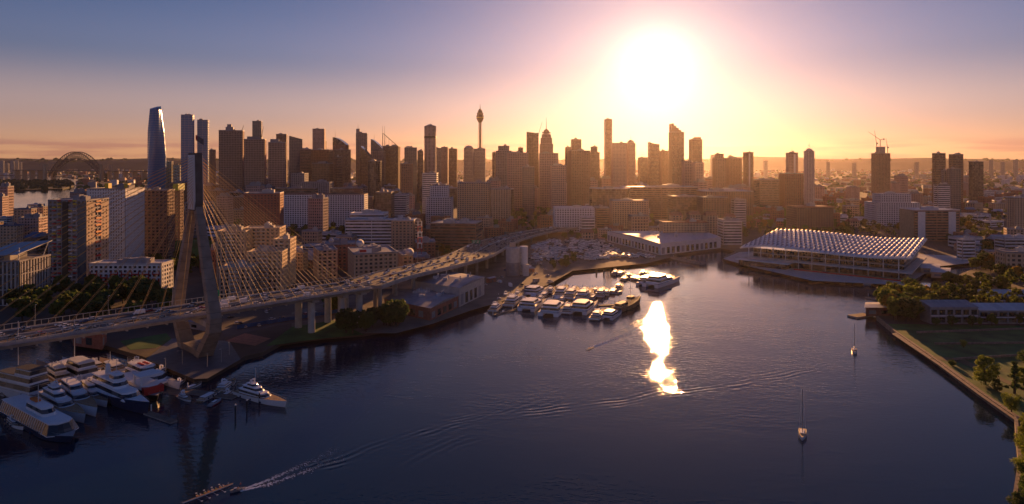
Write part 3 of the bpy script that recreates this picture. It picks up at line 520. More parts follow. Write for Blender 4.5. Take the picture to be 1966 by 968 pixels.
t = thing('lattice_mast', 'red and white lattice radio mast beside the golden trees', 'mast', (PX(806, 720), 720, 2.5))
for k in range(8):
    MB().bx(-2.5, 2.5, -2.5, 2.5, 6 * k, 6 * k + .6).build('ring', 'red' if k % 2 else 'white', t)
    for sx in (-2, 2):
        for sy in (-2, 2): MB().tube((sx, sy, 6 * k), (sx, sy, 6 * k + 6), .3, n=4).build('strut', 'white' if k % 2 else 'red', t)
def shed(name, label, pts, h, roofm, wallm, rise=1.5, vents=0):
    P_ = [G(*p) for p in pts]; c_ = sum(P_, Vector()) / 4; poly = [(p.x - c_.x, p.y - c_.y) for p in P_]; t = thing(name, label, 'warehouse', (c_.x, c_.y, 2.5))
    if sum(poly[i][0] * poly[(i + 1) % 4][1] - poly[(i + 1) % 4][0] * poly[i][1] for i in range(4)) < 0: poly.reverse()
    MB().prism(poly, -.5, h).build('wall', wallm, t); o = offs(poly, .9)
    m0 = [((o[0][0] + o[3][0]) / 2, (o[0][1] + o[3][1]) / 2), ((o[1][0] + o[2][0]) / 2, (o[1][1] + o[2][1]) / 2)]
    MB().add([(x, y, h) for x, y in o] + [(x, y, h + rise) for x, y in m0], [(0, 1, 5, 4), (2, 3, 4, 5), (1, 2, 5), (3, 0, 4), (3, 2, 1, 0)]).build('roof', roofm, t)
    for i in range(4):
        p, q = Vector(poly[i]), Vector(poly[(i + 1) % 4]); L = (q - p).length; dd = (q - p) / L; nn = Vector((dd.y, -dd.x)); k = 0
        for k in range(int(L / 9)):
            a_ = p + dd * (9 * k + 2.5); b_ = a_ + dd * 5; w_ = MB(); w_.add([(v.x + nn.x * s_, v.y + nn.y * s_, z) for s_ in (-.05, .12) for z in (1.2, h * .62) for v in (a_, b_)], [(4, 5, 7, 6), (0, 4, 6, 2), (1, 3, 7, 5), (2, 6, 7, 3)]); w_.build('shutter', 'glass_near' if k % 4 else 'grey', t)
    q = random.Random(len(label))
    for _ in range(vents):
        f, g2 = q.uniform(.2, .8), q.uniform(.2, .8); x, y = ((poly[0][i] * (1 - f) + poly[1][i] * f) * (1 - g2) + (poly[3][i] * (1 - f) + poly[2][i] * f) * g2 for i in (0, 1))
        s_ = q.uniform(.8, 2); MB().bx(x - s_, x + s_, y - s_ * .7, y + s_ * .7, h, h + rise + q.uniform(.8, 2)).lathe([(.4, h + rise), (.4, h + rise + 3), (.7, h + rise + 3.2)], 8, 0, (x + s_ + 1, y)).build('roof_vent', 'roof_white', t)
    xs, ys = [p.x for p in P_], [p.y for p in P_]; OCC.append((min(xs), max(xs), min(ys), max(ys))); return t
shed('warehouse', 'low brick warehouse with grey roof beside the shore', [(738, 596), (826, 616), (880, 590), (795, 574)], 9, 'roof_grey', 'brick', 2, 8)
shed('warehouse', 'taller white sided warehouse with long grey roof', [(795, 574), (882, 590), (930, 566), (850, 552)], 15, 'roof_grey', 'pale_concrete', 2, 6)
shed('market_shed', 'wide old market shed with white portal bays at the water', [(1268, 490), (1384, 476), (1330, 462), (1166, 463)], 14, 'roof_metal', 'white', 2.5, 10)
shed('ferry_shed', 'small blue-grey shed beneath the bridge beside the pylon', [(345, 628), (395, 636), (400, 624), (350, 618)], 5, 'blue_roof', 'grey', 1)
shed('boat_shed', 'small red brick boat house at the waterside under the bridge', [(140, 662), (196, 670), (205, 656), (150, 648)], 9, 'roof_grey', 'brick', 1)
# silo
p = G(992, 528); t = thing('cement_silo', 'pair of white cement silos with a head house at the works', 'silo', (p.x, p.y, 2.5)); OCC.append((p.x - 12, p.x + 12, p.y - 10, p.y + 12))
MB().lathe([(7, -.5), (7, 13), (7.15, 13), (7.15, 27), (6.8, 27.2), (1, 28.6)], 24, c=(-3.5, 0)).build('silo_drum', ['pale_concrete'], t, smooth=False); MB().lathe([(7.2, .2), (7.2, 12.8), (7.05, 12.9)], 24, c=(-3.5, 0)).build('painted_base', 'grey', t); MB().lathe([(4, -.5), (4, 28), (3.6, 28.2)], 20, c=(7, 3)).build('silo_drum', 'white', t)
MB().bx(-7, -1, -3, 3, 27, 32).build('head_house', 'cream', t); MB().bx(6, 12, -7, -2, -.5, 11).build('hopper', 'pale_concrete', t)
for z in (4, 10, 16, 22): MB().bx(3, 5.2, -5, -2, z, z + .4).build('stair_landing', 'steel', t)
for x in (3, 5): MB().tube((x, -5, 0), (x, -5, 27), .2, n=4).build('stair_post', 'steel', t)
# ---- the group of apartment buildings behind the bridge
t, a, d, h = B('office_building', 'sunlit slate and sandstone office under a tilted canopy roof beside the bridge', -40, 95, 503, 520, 34, 'verticals', cat='building')
for x, y in ((-a / 2, -d / 2), (a / 2, -d / 2), (a / 2, d / 2), (-a / 2, d / 2)): MB().tube((x * .8, y * .8, h), (x * .95, y * .95, h + 5 + (x + a / 2) / a * 6), .35, n=6).build('canopy_strut', 'white', t)
MB().add([(-a * .55, -d * .6, h + 4), (a * .55, -d * .6, h + 6), (a * .5, d * .6, h + 12), (-a * .5, d * .6, h + 10), (-a * .55, -d * .6, h + 4.6), (a * .55, -d * .6, h + 6.6), (a * .5, d * .6, h + 12.6), (-a * .5, d * .6, h + 10.6)], [(4, 5, 6, 7), (3, 2, 1, 0), (0, 1, 5, 4), (1, 2, 6, 5), (2, 3, 7, 6), (3, 0, 4, 7)]).build('canopy', 'roof_metal', t)
q = random.Random(5)
t, a, d, h = B('apartment_tower', 'dark grey tower dotted with red and yellow balcony panels', 93, 208, 386, 610, 34, 'grid_grey', cat='building', nplants=2)
MB().bx(-a * .12, a * .03, -d / 2 - .9, -d / 2, 0, h - 1).build('black_stripe', 'black', t)  # black strip standing proud of the front
for k in range(26):
    for x in (-.34, -.2, .1, .22):
        if q.random() < .6: MB().bx(a * x - 1.6, a * x + 1.6, -d / 2 - 1.3, -d / 2 - .3, 3 * k + 1, 3 * k + 2.1).build('balcony_panel', q.choice(['red', 'red', 'yellow', 'white']), t)
MB().bx(a * .3, a / 2 + .6, -d / 2 - 1, -d / 2 - .2, 0, h - 2).build('glass_bay', 'glass_blue', t)
for k in range(24):
    if q.random() < .7: MB().bx(a / 2 + .4, a / 2 + 1.1, -d * .1, d * .12, 3.2 * k + 1, 3.2 * k + 2.6).build('balcony_panel', q.choice(['red', 'red', 'orange']), t)
for y0, y1 in ((-d / 2 + .1, -d * .12), (d * .14, d / 2 - .1)): MB().bx(a / 2 + .36, a / 2 + .62, y0, y1, 0, h - 1.2).build('sun_toned_cladding', 'cream', t)  # tan side face, its pale warm tone also standing in for sunlight
wm_ = MB()
for k in range(int(h / 3.2) - 1):
    for y in (-d * .4, -d * .27, d * .23, d * .38): wm_.bx(a / 2 + .58, a / 2 + .68, y - .6, y + .6, 3.2 * k + 1.4, 3.2 * k + 3)
wm_.build('side_windows', 'glass_dark', t, kind='stuff')
t, a, d, h = B('apartment_tower', 'pale grey tower with narrow windows and two yellow roof boxes', 167, 277, 364, 690, 36, 'slots', cat='building')
for x in (-a * .22, a * .3): MB().bx(x - 2, x + 2, -3, 3, h + .4, h + 6).build('roof_box', 'yellow', t)
t, a, d, h = B('apartment_tower', 'dark brown tower with sunlit balcony edge beside the pylon', 276, 335, 366, 740, 36, 'grid_brown', cat='building')
for k in range(26): MB().bx(a / 2 + .2, a / 2 + 1.8, -d / 2, -d / 2 + 7, 3.2 * k + 1, 3.2 * k + 1.5).build('balcony', 'sandstone', t)
t, a, d, h = B('apartment_tower', 'brown block with lime green roof top behind the pylon', 335, 352, 366, 790, 30, 'grid_brown', cat='building'); MB().bx(-a / 2, a / 2, -8, 8, h, h + 8).build('roof_box', 'lime', t)
t, a, d, h = B('apartment_block', 'low white apartment block with red framed balconies below the dark towers', 172, 332, 508, 580, 20, 'grid_white', cat='building', roofmat='roof_white', nplants=3)
for i in range(7):
    for k in range(5):
        x = -a / 2 + 4 + i * (a - 8) / 6
        if (i * 3 + k) % 7: MB().bx(x - 3, x + 3, -d / 2 - 1.8, -d / 2 - .5, 3 * k + 2, 3 * k + 3).bx(x - 3, x - 2.7, -d / 2 - 1.8, -d / 2 - .5, 3 * k + 3, 3 * k + 5).bx(x + 2.7, x + 3, -d / 2 - 1.8, -d / 2 - .5, 3 * k + 3, 3 * k + 5).build('balcony', 'red', t)
for i, (a, b_, c, Y) in enumerate(((27, 70, 402, 830), (66, 92, 398, 860), (0, 44, 434, 780), (-40, 6, 428, 820))): B('apartment_house', ('cream flats with blue roof by the far bay', 'narrow cream flats beside the blue roofed flats', 'pink flats among trees below the cream flats', 'plain cream flats at the edge of the far bay')[i], a, b_, c, Y, 26, 'grid_cream', cat='building', roofmat='blue_roof')
B('depot', 'long dark shed with blue roof below the cream flats', 46, 96, 456, 700, 24, 'bands_brown', roof='gable', roofmat='blue_roof', cat='building')
for i, (a, b_, c, Y, l) in enumerate(((412, 470, 446, 620, 'cream balcony block with stepped roof behind the bridge cables'), (462, 535, 440, 640, 'taller cream balcony block behind the bridge cables'), (520, 556, 462, 600, 'sunlit end block of the cream balcony flats'), (416, 480, 516, 545, 'low cream block beside the viaduct below the balcony flats'), (470, 540, 486, 575, 'middle cream block stepping down to the viaduct'))):
    t, wd, d, h = B('apartment_block', l, a, b_, c, Y, 24, 'grid_cream', 6, cat='building', roofmat='cream')
    for k in range(int(h / 3.3)): MB().bx(-wd * .18, wd * .12, -d / 2 - 1.6, -d / 2 - .2, 3.3 * k + 2, 3.3 * k + 3).build('balcony', 'pale_concrete', t)
# ---- market hall with the waved, pyramid panelled roof
A0, A1, B1, B0 = Vector((251, 735)), Vector((374, 624)), Vector((455, 731)), Vector((315, 792))
def rp(u, v):
    p = (A0 * (1 - u) + A1 * u) * (1 - v) + (B0 * (1 - u) + B1 * u) * v
    return Vector((p.x, p.y, 22.6 + 2.0 * math.sin(u * 5.4 + .6) + 10.5 * v * (1 - .45 * u) - 3.4 * (1 - min(1, u * 6)) * (1 - v) + 2.6 * u * u))
cc = rp(.5, .5); t = thing('market_hall', 'long market hall under a waved white roof of pyramid panels on the quay', 'market hall', (cc.x, cc.y, 2.5)); OCC.append((250, 470, 610, 800))
lo = lambda p: (p.x - cc.x, p.y - cc.y, p.z - 2.5)
U, V = 34, 8
mb = MB(); mb.add([lo(rp(i / U, j / V) - Vector((0, 0, dz))) for dz in (0, 1.2) for j in range(V + 1) for i in range(U + 1)],
    [(j * (U + 1) + i, j * (U + 1) + i + 1, (j + 1) * (U + 1) + i + 1, (j + 1) * (U + 1) + i) for j in range(V) for i in range(U)])
K = (U + 1) * (V + 1); mb.f += [tuple(x + K for x in f[::-1]) for f in mb.f]; mb.m += mb.m
for i in range(U): mb.f += [(i, i + K, i + 1 + K, i + 1), (V * (U + 1) + i + 1, V * (U + 1) + i + 1 + K, V * (U + 1) + i + K, V * (U + 1) + i)]; mb.m += [0, 0]
for j in range(V): mb.f += [((j + 1) * (U + 1), (j + 1) * (U + 1) + K, j * (U + 1) + K, j * (U + 1)), (j * (U + 1) + U, j * (U + 1) + U + K, (j + 1) * (U + 1) + U + K, (j + 1) * (U + 1) + U)]; mb.m += [0, 0]
roof = mb.build('roof', 'white', t)
pm = MB().add([(-.47, -.47, .1), (.47, -.47, .1), (.47, .47, .1), (-.47, .47, .1), (.0, .35, .62)], [(0, 1, 4), (1, 2, 4), (2, 3, 4), (3, 0, 4)]).mesh('roof_panel', ['panel_shade', 'white']); pm.polygons[0].material_index = 1; pm.polygons[2].material_index = 1  # grey side facets are shade put into the colour; front and back stay white
for i in range(U):
    for j in range(V):
        p = rp((i + .5) / U, (j + .5) / V); du = rp((i + 1) / U, (j + .5) / V) - rp(i / U, (j + .5) / V); dv = rp((i + .5) / U, (j + 1) / V) - rp((i + .5) / U, j / V); nn = du.cross(dv).normalized()
        o = bpy.data.objects.new('roof_panel', pm); C.objects.link(o); o.parent = roof; l_ = lo(p); o.matrix_local = Matrix(((du.x, dv.x, nn.x * 2.8, l_[0]), (du.y, dv.y, nn.y * 2.8, l_[1]), (du.z, dv.z, nn.z * 2.8, l_[2]), (0, 0, 0, 1)))
def hallbox(u0, u1, v0, v1, z0, z1, name, m, par=t):
    ps = [rp(u0, v0), rp(u1, v0), rp(u1, v1), rp(u0, v1)]; return MB().prism([(p.x - cc.x, p.y - cc.y) for p in ps], z0, z1).build(name, m, par)
hallbox(.06, .95, .12, .9, 8, 17.3, 'upper_hall', 'glass_near'); hallbox(.03, .96, .1, .92, -.5, 7, 'lower_hall', 'glass_dark'); hallbox(-.02, 1.0, -.02, .95, 7, 8.2, 'terrace_slab', 'pale_concrete'); hallbox(.05, .96, .05, .92, 12.6, 13.1, 'mezzanine_slab', 'pale_concrete')
for i in range(12): p = lo(rp(.05 + .08 * i, .04)); MB().tube((p[0], p[1], 0), (p[0], p[1], p[2] - 1), .45, n=8).build('column', 'white', t)
for i in range(28): p, p2 = lo(rp(.06 + .0318 * i, .118)), lo(rp(.0645 + .0318 * i, .118)); MB().tube((p[0], p[1], 8.3), (p[0], p[1], 17.2), .18, n=4).build('mullion', 'steel', t)
hallbox(.02, .32, -.1, .06, -.4, 5.5, 'side_pavilion', 'glass_near'); hallbox(.0, .34, -.12, .08, 5.5, 6.2, 'pavilion_roof', 'white')
for i in range(5):
    u = .42 + .13 * i; p, q_ = rp(u, -.06), rp(u, -.3); o = thing('finger_jetty', 'pale finger jetty in front of the market hall', 'jetty', (p.x, p.y, 0), 0, 'finger jetties before the market hall'); e = Vector((q_.x - p.x, q_.y - p.y)).normalized(); s_ = Vector((-e.y, e.x)) * 3
    MB().prism([(s_.x, s_.y), (-s_.x, -s_.y), (q_.x - p.x - s_.x, q_.y - p.y - s_.y), (q_.x - p.x + s_.x, q_.y - p.y + s_.y)], .4, 1.8).build('deck', 'pale_concrete', o)
    for k in (.3, .9): MB().tube(((q_.x - p.x) * k, (q_.y - p.y) * k, -2), ((q_.x - p.x) * k, (q_.y - p.y) * k, .5), .4, n=6).build('pile', 'concrete', o)
p, q_ = rp(.36, -.05), rp(.98, -.05); o = thing('quay_fence', 'red fence strip along the market quay', 'fence', (p.x, p.y, 2.5)); dd = (q_ - p).to_2d(); nn = Vector((-dd.y, dd.x)).normalized() * .2
MB().prism([(0, 0), (dd.x, dd.y), (dd.x + nn.x, dd.y + nn.y), (nn.x, nn.y)], 0.05, 1.5).build('panel', 'red', o)

# ------------------------------------------------------------------ cable-stayed bridge and motorway viaduct
PYL = Vector((-188, 396)); DIR = Vector((.711, .703)).normalized(); NRM = Vector((-DIR.y, DIR.x))       # far side is +NRM
def dp(t_, o_): p = PYL + DIR * t_ + NRM * o_; return p
DZ = 27.5
br = thing('cable_stayed_bridge', 'concrete cable-stayed bridge with one tall A-shaped pylon over the bay', 'bridge', (PYL.x, PYL.y, 0), math.atan2(DIR.y, DIR.x))
# local frame: x along the road, y towards the far side
MB().add([(x, y, z) for x in (-285, 112) for y, z in ((-16, DZ - .3), (16, DZ - .3), (17.5, DZ - .6), (15.5, DZ - 2.6), (-15.5, DZ - 2.6), (-17.5, DZ - .6))], [(0, 1, 2, 3, 4, 5), (11, 10, 9, 8, 7, 6)] + [(i, i + 6, (i + 1) % 6 + 6, (i + 1) % 6) for i in range(6)]).build('deck', 'concrete', br)
MB().bx(-285, 112, -14.6, 14.6, DZ - .29, DZ - .1).build('road_surface', 'asphalt', br)
for y in (-14.3, 0, 14.3): MB().bx(-285, 112, y - .25, y + .25, DZ - .12, DZ + .75).build('barrier', 'pale_concrete', br)
lm = MB()
for y in (-10.8, -7.2, -3.6, 3.6, 7.2, 10.8):
    x = -284
    while x < 110: lm.bx(x, x + 3, y - .1, y + .1, DZ - .11, DZ - .085); x += 9
lm.build('lane_dashes', 'paint', br, kind='stuff')
for y in (-17, 17):
    r_ = MB(); x = -284.0
    while x < 112:
        r_.bx(x - .13, x + .13, y - .13, y + .13, DZ - .5, DZ + 2.9); x += 3.2
    r_.bx(-285, 112, y - .16, y + .16, DZ + 2.85, DZ + 3.1).bx(-285, 112, y - .12, y + .12, DZ + .2, DZ + .42)
    r_.build('railing', 'steel', br, kind='stuff')
for x in range(-280, 112, 10): MB().bx(x - .4, x + .4, -15, 15, DZ - 3.5, DZ - 2.55).build('floor_beam', 'concrete', br)
def leg(s_):
    prof = [(0, 12.5, 3.6, 4.4), (2, 12.5, 3.5, 4.3), (19, 28.0, 2.8, 3.4), (27, 29.5, 2.6, 3.2), (60, 16, 2.3, 2.6), (90, 3.6, 2.2, 1.9)]
    vs = [(dx * b_, s_ * yc + dy * a_, z) for z, yc, a_, b_ in prof for dx, dy in ((-1, -1), (1, -1), (1, 1), (-1, 1))]
    return MB().add(vs, [(4 * k + i, 4 * k + (i + 1) % 4, 4 * k + 4 + (i + 1) % 4, 4 * k + 4 + i) for k in range(5) for i in range(4)] + [(20, 21, 22, 23), (3, 2, 1, 0)])
py_ = MB().add([(dx * b_, dy * a_, z) for z, a_, b_ in ((86, 6.0, 2.0), (90, 6.8, 2.0), (120, 5.4, 2.0)) for dx, dy in ((-1, -1), (1, -1), (1, 1), (-1, 1))], [(4 * k + i, 4 * k + (i + 1) % 4, 4 * k + 4 + (i + 1) % 4, 4 * k + 4 + i) for k in range(2) for i in range(4)] + [(8, 9, 10, 11), (3, 2, 1, 0)]).build('pylon_head', 'stained_concrete', br)
MB().add([(sx, y, z) for sx in (-2.45, -2.0) for y, z in ((-5.0, 118.8), (5.0, 118.8), (6.3, 92), (4.6, 86.6), (-4.6, 86.6), (-6.3, 92))], [(5, 4, 3, 2, 1, 0), (6, 7, 8, 9, 10, 11)] + [(i, (i + 1) % 6, (i + 1) % 6 + 6, i + 6) for i in range(6)]).build('anchor_cladding', 'white', br)
MB().add([(-sx, y, z) for sx in (-2.45, -2.0) for y, z in ((-5.0, 118.8), (5.0, 118.8), (6.3, 92), (4.6, 86.6), (-4.6, 86.6), (-6.3, 92))], [(0, 1, 2, 3, 4, 5), (11, 10, 9, 8, 7, 6)] + [(i, i + 6, (i + 1) % 6 + 6, (i + 1) % 6) for i in range(6)]).build('anchor_cladding', 'white', br)
for s_ in (-1, 1):
    for z in range(6, 88, 6):
        yc = float(np.interp(z, [0, 2, 19, 27, 60, 90], [12.5, 12.5, 28, 29.5, 16, 3.6])) * s_; a_ = float(np.interp(z, [0, 2, 19, 27, 60, 90], [3.6, 3.5, 2.8, 2.6, 2.3, 2.2])) + .03; b_ = float(np.interp(z, [0, 2, 19, 27, 60, 90], [4.4, 4.3, 3.4, 3.2, 2.6, 1.9])) + .03
        MB().bx(-b_, b_, yc - a_, yc + a_, z - .1, z + .1).build('pour_joint', 'stained_concrete', br)
leg(1).build('pylon_leg', 'warm_concrete', br); leg(-1).build('pylon_leg', 'warm_concrete', br)
MB().bx(-3.6, 3.6, -15, 15, .5, 6).build('pylon_footing', 'warm_concrete', br); MB().bx(-2.2, 2.2, -27, 27, DZ - 6.5, DZ - 3.55).build('cross_beam', 'concrete', br)
for sgn, n_, x0, dx in ((1, 14, 14, 7.1), (-1, 17, 14, 11.4)):
    for k in range(n_):
        zt = 117.5 - (n_ - 1 - k) * (26.0 / n_); x1 = sgn * (x0 + dx * k)
        for y in (-16.2, 16.2): MB().tube((sgn * 2.2, y * .2, zt), (x1, y, DZ), .105, n=6, cap=False).build('cable', 'cable_sheath', br, smooth=True)
for x in (70, 92, 106):
    for y in (-9, 9): MB().tube((x, y, 1.5), (x, y, DZ - 4.4), 2.3, n=16).build('pier', 'pale_concrete', br)
    MB().bx(x - 2.4, x + 2.4, -15, 15, DZ - 4.5, DZ - 2.56).build('pier_cap', 'concrete', br)
# flag on the pylon
t = thing('flagpole', 'flagpole with a dark blue flag on the pylon top', 'flag', (PYL.x, PYL.y, 120)); MB().tube((0, 0, -.1), (0, 0, 11), .16, .1, 6).build('pole', 'steel', t)
fl = MB()
for k in range(7): fl.v += [(.2 + .8 * k, .35 * math.sin(k * 1.1), 10.8 - .45 * k), (.2 + .8 * k, .35 * math.sin(k * 1.1), 7.6 - .5 * k)]
for k in range(6): fl.f.append((2 * k, 2 * k + 1, 2 * k + 3, 2 * k + 2)); fl.m.append(1 if k < 1 else 0)
f_ = fl.build('flag', ['navy', 'red'], t); f_.modifiers.new('thickness', 'SOLIDIFY').thickness = .05
# viaduct sweeping on from the bridge
VP = [(dp(112, 0).x, dp(112, 0).y, DZ, 17.5), (-92, 529, 26, 17.5), (-63, 603, 23, 19), (-42, 676, 20.5, 22), (-24, 790, 17, 23), (2, 892, 14, 20), (62, 1025, 11, 17), (158, 1142, 8.5, 15), (300, 1230, 6.5, 14)]
def spline(P_, n_=12):
    out = []
    for i in range(len(P_) - 1):
        a, b_, c_, d_ = (np.array(P_[max(0, min(len(P_) - 1, i + k))]) for k in (-1, 0, 1, 2))
        for j in range(n_):
            s_ = j / n_; out.append(.5 * (2 * b_ + (c_ - a) * s_ + (2 * a - 5 * b_ + 4 * c_ - d_) * s_ ** 2 + (3 * b_ - a - 3 * c_ + d_) * s_ ** 3))
    return out + [np.array(P_[-1])]
path = spline(VP); NP = len(path)
tang = [Vector((path[min(NP - 1, i + 1)] - path[max(0, i - 1)])[:2]).normalized() for i in range(NP)]
vd = thing('viaduct', 'elevated motorway viaduct curving inland from the bridge', 'viaduct', (0, 0, 0))
def strip(o0, o1, z0, z1, name, m, i0=0, i1=NP, kind=None, fo=None):
    mb = MB(); n_ = i1 - i0
    for i in range(i0, i1):
        p, tg = path[i], tang[i]; w_ = p[3]; a, b_ = (o0 * w_ if abs(o0) <= 1 else o0), (o1 * w_ if abs(o1) <= 1 else o1)
        if fo: a, b_ = fo(w_)
        for o_, zz_ in ((a, z0), (b_, z0), (b_, z1), (a, z1)): mb.v.append((p[0] - tg.y * o_, p[1] + tg.x * o_, p[2] + zz_))
    for i in range(n_ - 1):
        for k in range(4): mb.f.append((4 * i + k, 4 * i + (k + 1) % 4, 4 * i + 4 + (k + 1) % 4, 4 * i + 4 + k)); mb.m.append(0)
    mb.f += [(3, 2, 1, 0), tuple(4 * (n_ - 1) + k for k in range(4))]; mb.m += [0, 0]
    return mb.build(name, m, vd, kind=kind)
strip(-1, 1, -2.3, -.3, 'deck', 'concrete'); strip(-.96, .96, -.29, -.1, 'road_surface', 'asphalt')
for f0 in (-.985, .985, 0): strip(0, 0, -.3, .8, 'barrier', 'pale_concrete', fo=lambda w_, f0=f0: (f0 * w_ - .25, f0 * w_ + .25))
lm = MB()
for f0 in (-.72, -.48, -.24, .24, .48, .72):
    for i in range(0, NP - 1):
        p, tg = path[i], tang[i]; x, y = p[0] - tg.y * f0 * p[3], p[1] + tg.x * f0 * p[3]; s_ = Vector((-tg.y, tg.x)) * .12
        lm.add([(x - s_.x, y - s_.y, p[2] - .08), (x + tg.x * 3 - s_.x, y + tg.y * 3 - s_.y, p[2] - .08), (x + tg.x * 3 + s_.x, y + tg.y * 3 + s_.y, p[2] - .08), (x + s_.x, y + s_.y, p[2] - .08)], [(0, 1, 2, 3)])
lm.build('lane_dashes', 'paint', vd, kind='stuff')
for i in range(4, 74, 5):
    p, tg = path[i], tang[i]
    for f0 in (-.5, .5): x, y = p[0] - tg.y * f0 * p[3], p[1] + tg.x * f0 * p[3]; MB().tube((x, y, 1.5), (x, y, p[2] - 2.25), 1.5, n=10).build('pier', 'concrete', vd)
for p in path: OCC.append((p[0] - p[3] - 6, p[0] + p[3] + 6, p[1] - 14, p[1] + 14))
for k in range(-10, 12): p = dp(k * 10, 0); OCC.append((p.x - 20, p.x + 20, p.y - 20, p.y + 20))
# ---- vehicles
def make_car(name, label, m, L=4.4, W=1.8, Hh=1.45, van=False):
    root = thing(name, label, 'van' if van else 'car', (0, 0, -500)); x = L / 2; z1 = .85 if not van else 1.0
    pr = [(-x, .35), (-x, z1 * .95), (-x * .95, z1), (x * .92, z1 * .92), (x, z1 * .7), (x, .35)]
    MB().add([(a, s_ * W / 2, z) for s_ in (-1, 1) for a, z in pr], [tuple(range(5, -1, -1)), tuple(range(6, 12))] + [(i, (i + 1) % 6, (i + 1) % 6 + 6, i + 6) for i in range(6)]).build('body', m, root)
    x0, x1, x2, x3 = (-x * .92, -x * .66, x * .16, x * .5) if not van else (-x * .96, -x * .94, x * .5, x * .72)
    zt = Hh; w0, w1 = W * .48, W * .4
    MB().add([(x0, -w0, z1 - .02), (x3, -w0, z1 - .04), (x2, -w1, zt), (x1, -w1, zt), (x0, w0, z1 - .02), (x3, w0, z1 - .04), (x2, w1, zt), (x1, w1, zt)], [(0, 1, 2, 3), (7, 6, 5, 4), (1, 5, 6, 2), (4, 0, 3, 7)]).build('window_band', m if van else 'glass_dark', root)
    MB().add([(x1 - .05, -w1 - .03, zt - .03), (x2 + .05, -w1 - .03, zt - .03), (x2 + .05, w1 + .03, zt - .03), (x1 - .05, w1 + .03, zt - .03), (x1, -w1, zt + .06), (x2, -w1, zt + .06), (x2, w1, zt + .06), (x1, w1, zt + .06)], [(4, 5, 6, 7), (0, 1, 5, 4), (1, 2, 6, 5), (2, 3, 7, 6), (3, 0, 4, 7)]).build('roof', m, root)
    for sx in (-.62, .62):
        for sy in (-1, 1): MB().tube((sx * x, sy * W * .4, .33), (sx * x, sy * W * .51, .33), .33, n=10).build('wheel', 'rubber', root)
    if van: MB().add([(x * .52, -w0, 1.1), (x * .73, -w0, 1.1), (x * .56, -w1 - .06, zt - .25)] , [(0, 1, 2)]).build('side_window', 'glass_dark', root)
    return root
CAR = {c_: make_car('car', c_, 'car_' + c_) for c_ in ('white', 'dark', 'silver', 'red', 'blue')}; VAN = make_car('van', 'v', 'car_white', 6.2, 2.1, 2.5, True)
USED = set()
def put(proto, loc, rz, label, group, scale=None):
    if proto.name not in USED:
        USED.add(proto.name); proto.location = loc; proto.rotation_euler = (0, 0, rz); proto['label'] = label; proto['group'] = group
        if scale: proto.scale = scale
        return proto
    return copy_tree(proto, loc, rz, label, group, scale)
q = random.Random(11)
def traffic(p, rz, where, group):
    k = q.choices(['white', 'silver', 'dark', 'red', 'blue', 'van'], [7, 3, 3, .6, .8, 1])[0]
    if k == 'van': put(VAN, p, rz, f'white van {where}', 'vans ' + group)
    else: put(CAR[k], p, rz, f'{k if k != "dark" else "black"} car {where}', f'{k} cars ' + group)
ang = math.atan2(DIR.y, DIR.x)
for y in (-12.6, -9, -5.4, -1.8, 1.8, 5.4, 9, 12.6):
    x = -125 + q.uniform(0, 18)
    while x < 108:
        if abs(y) > 1.9 or q.random() < .5: p = dp(x, y); traffic((p.x, p.y, DZ - .1), ang + (0 if y < 0 else math.pi), 'in the traffic on the cable-stayed bridge', 'on the bridge')
        x += q.uniform(11, 34)
for f0 in (-.84, -.6, -.36, -.12, .12, .36, .6, .84):
    i = q.uniform(0, 5)
    while i < 84:
        k = int(i); p, tg = path[k], tang[k]; traffic((p[0] - tg.y * f0 * p[3], p[1] + tg.x * f0 * p[3], p[2] - .1), math.atan2(tg.y, tg.x) + (0 if f0 < 0 else math.pi), 'in the traffic on the viaduct', 'on the viaduct'); i += q.uniform(2, 7)
for (x0, x1, y0, y1, n_, where) in ((925, 1060, 495, 548, 40, 'parked in the works yard by the silos'), (690, 760, 600, 628, 14, 'parked by the trees on the shore yard'), (440, 700, 596, 642, 26, 'parked in the yard below the viaduct')):
    for _ in range(n_):
        p = G(q.uniform(x0, x1), q.uniform(y0, y1))
        if free(p.x - 2, p.x + 2, p.y - 2, p.y + 2, 0): traffic((p.x, p.y, 2.56), q.choice([.6, .6 + math.pi / 2]), where, where)
# lamps and signs
def make_lamp():
    t = thing('street_lamp', 'l', 'lamp', (0, 0, -500)); MB().tube((0, 0, -.4), (0, 0, 11), .16, .1, 6).build('pole', 'steel', t); MB().tube((0, 0, 11), (2.2, 0, 11.5), .08, n=5).build('arm', 'steel', t); MB().bx(1.8, 2.9, -.2, .2, 11.38, 11.6).build('lamp_head', 'steel', t); return t
LAMP = make_lamp()
for x in range(-110, 110, 34): p = dp(x, 14.3); put(LAMP, (p.x, p.y, DZ + .6), ang - math.pi / 2, 'tall street lamp on the bridge deck edge', 'street lamps on the bridge')
for i in range(6, 84, 8):
    for sg in (-1, 1): p, tg = path[i], tang[i]; put(LAMP, (p[0] - tg.y * sg * .985 * p[3], p[1] + tg.x * sg * .985 * p[3], p[2] + .7), math.atan2(tg.y, tg.x) - sg * math.pi / 2, 'tall street lamp on the viaduct edge', 'street lamps on the viaduct')
for px, py in ((318, 715), (350, 700), (398, 705), (425, 696), (440, 682)): put(LAMP, G(px, py), q.uniform(0, 6), 'slim lamp post on the pylon plaza', 'lamp posts on the plaza', (1, 1, .7))
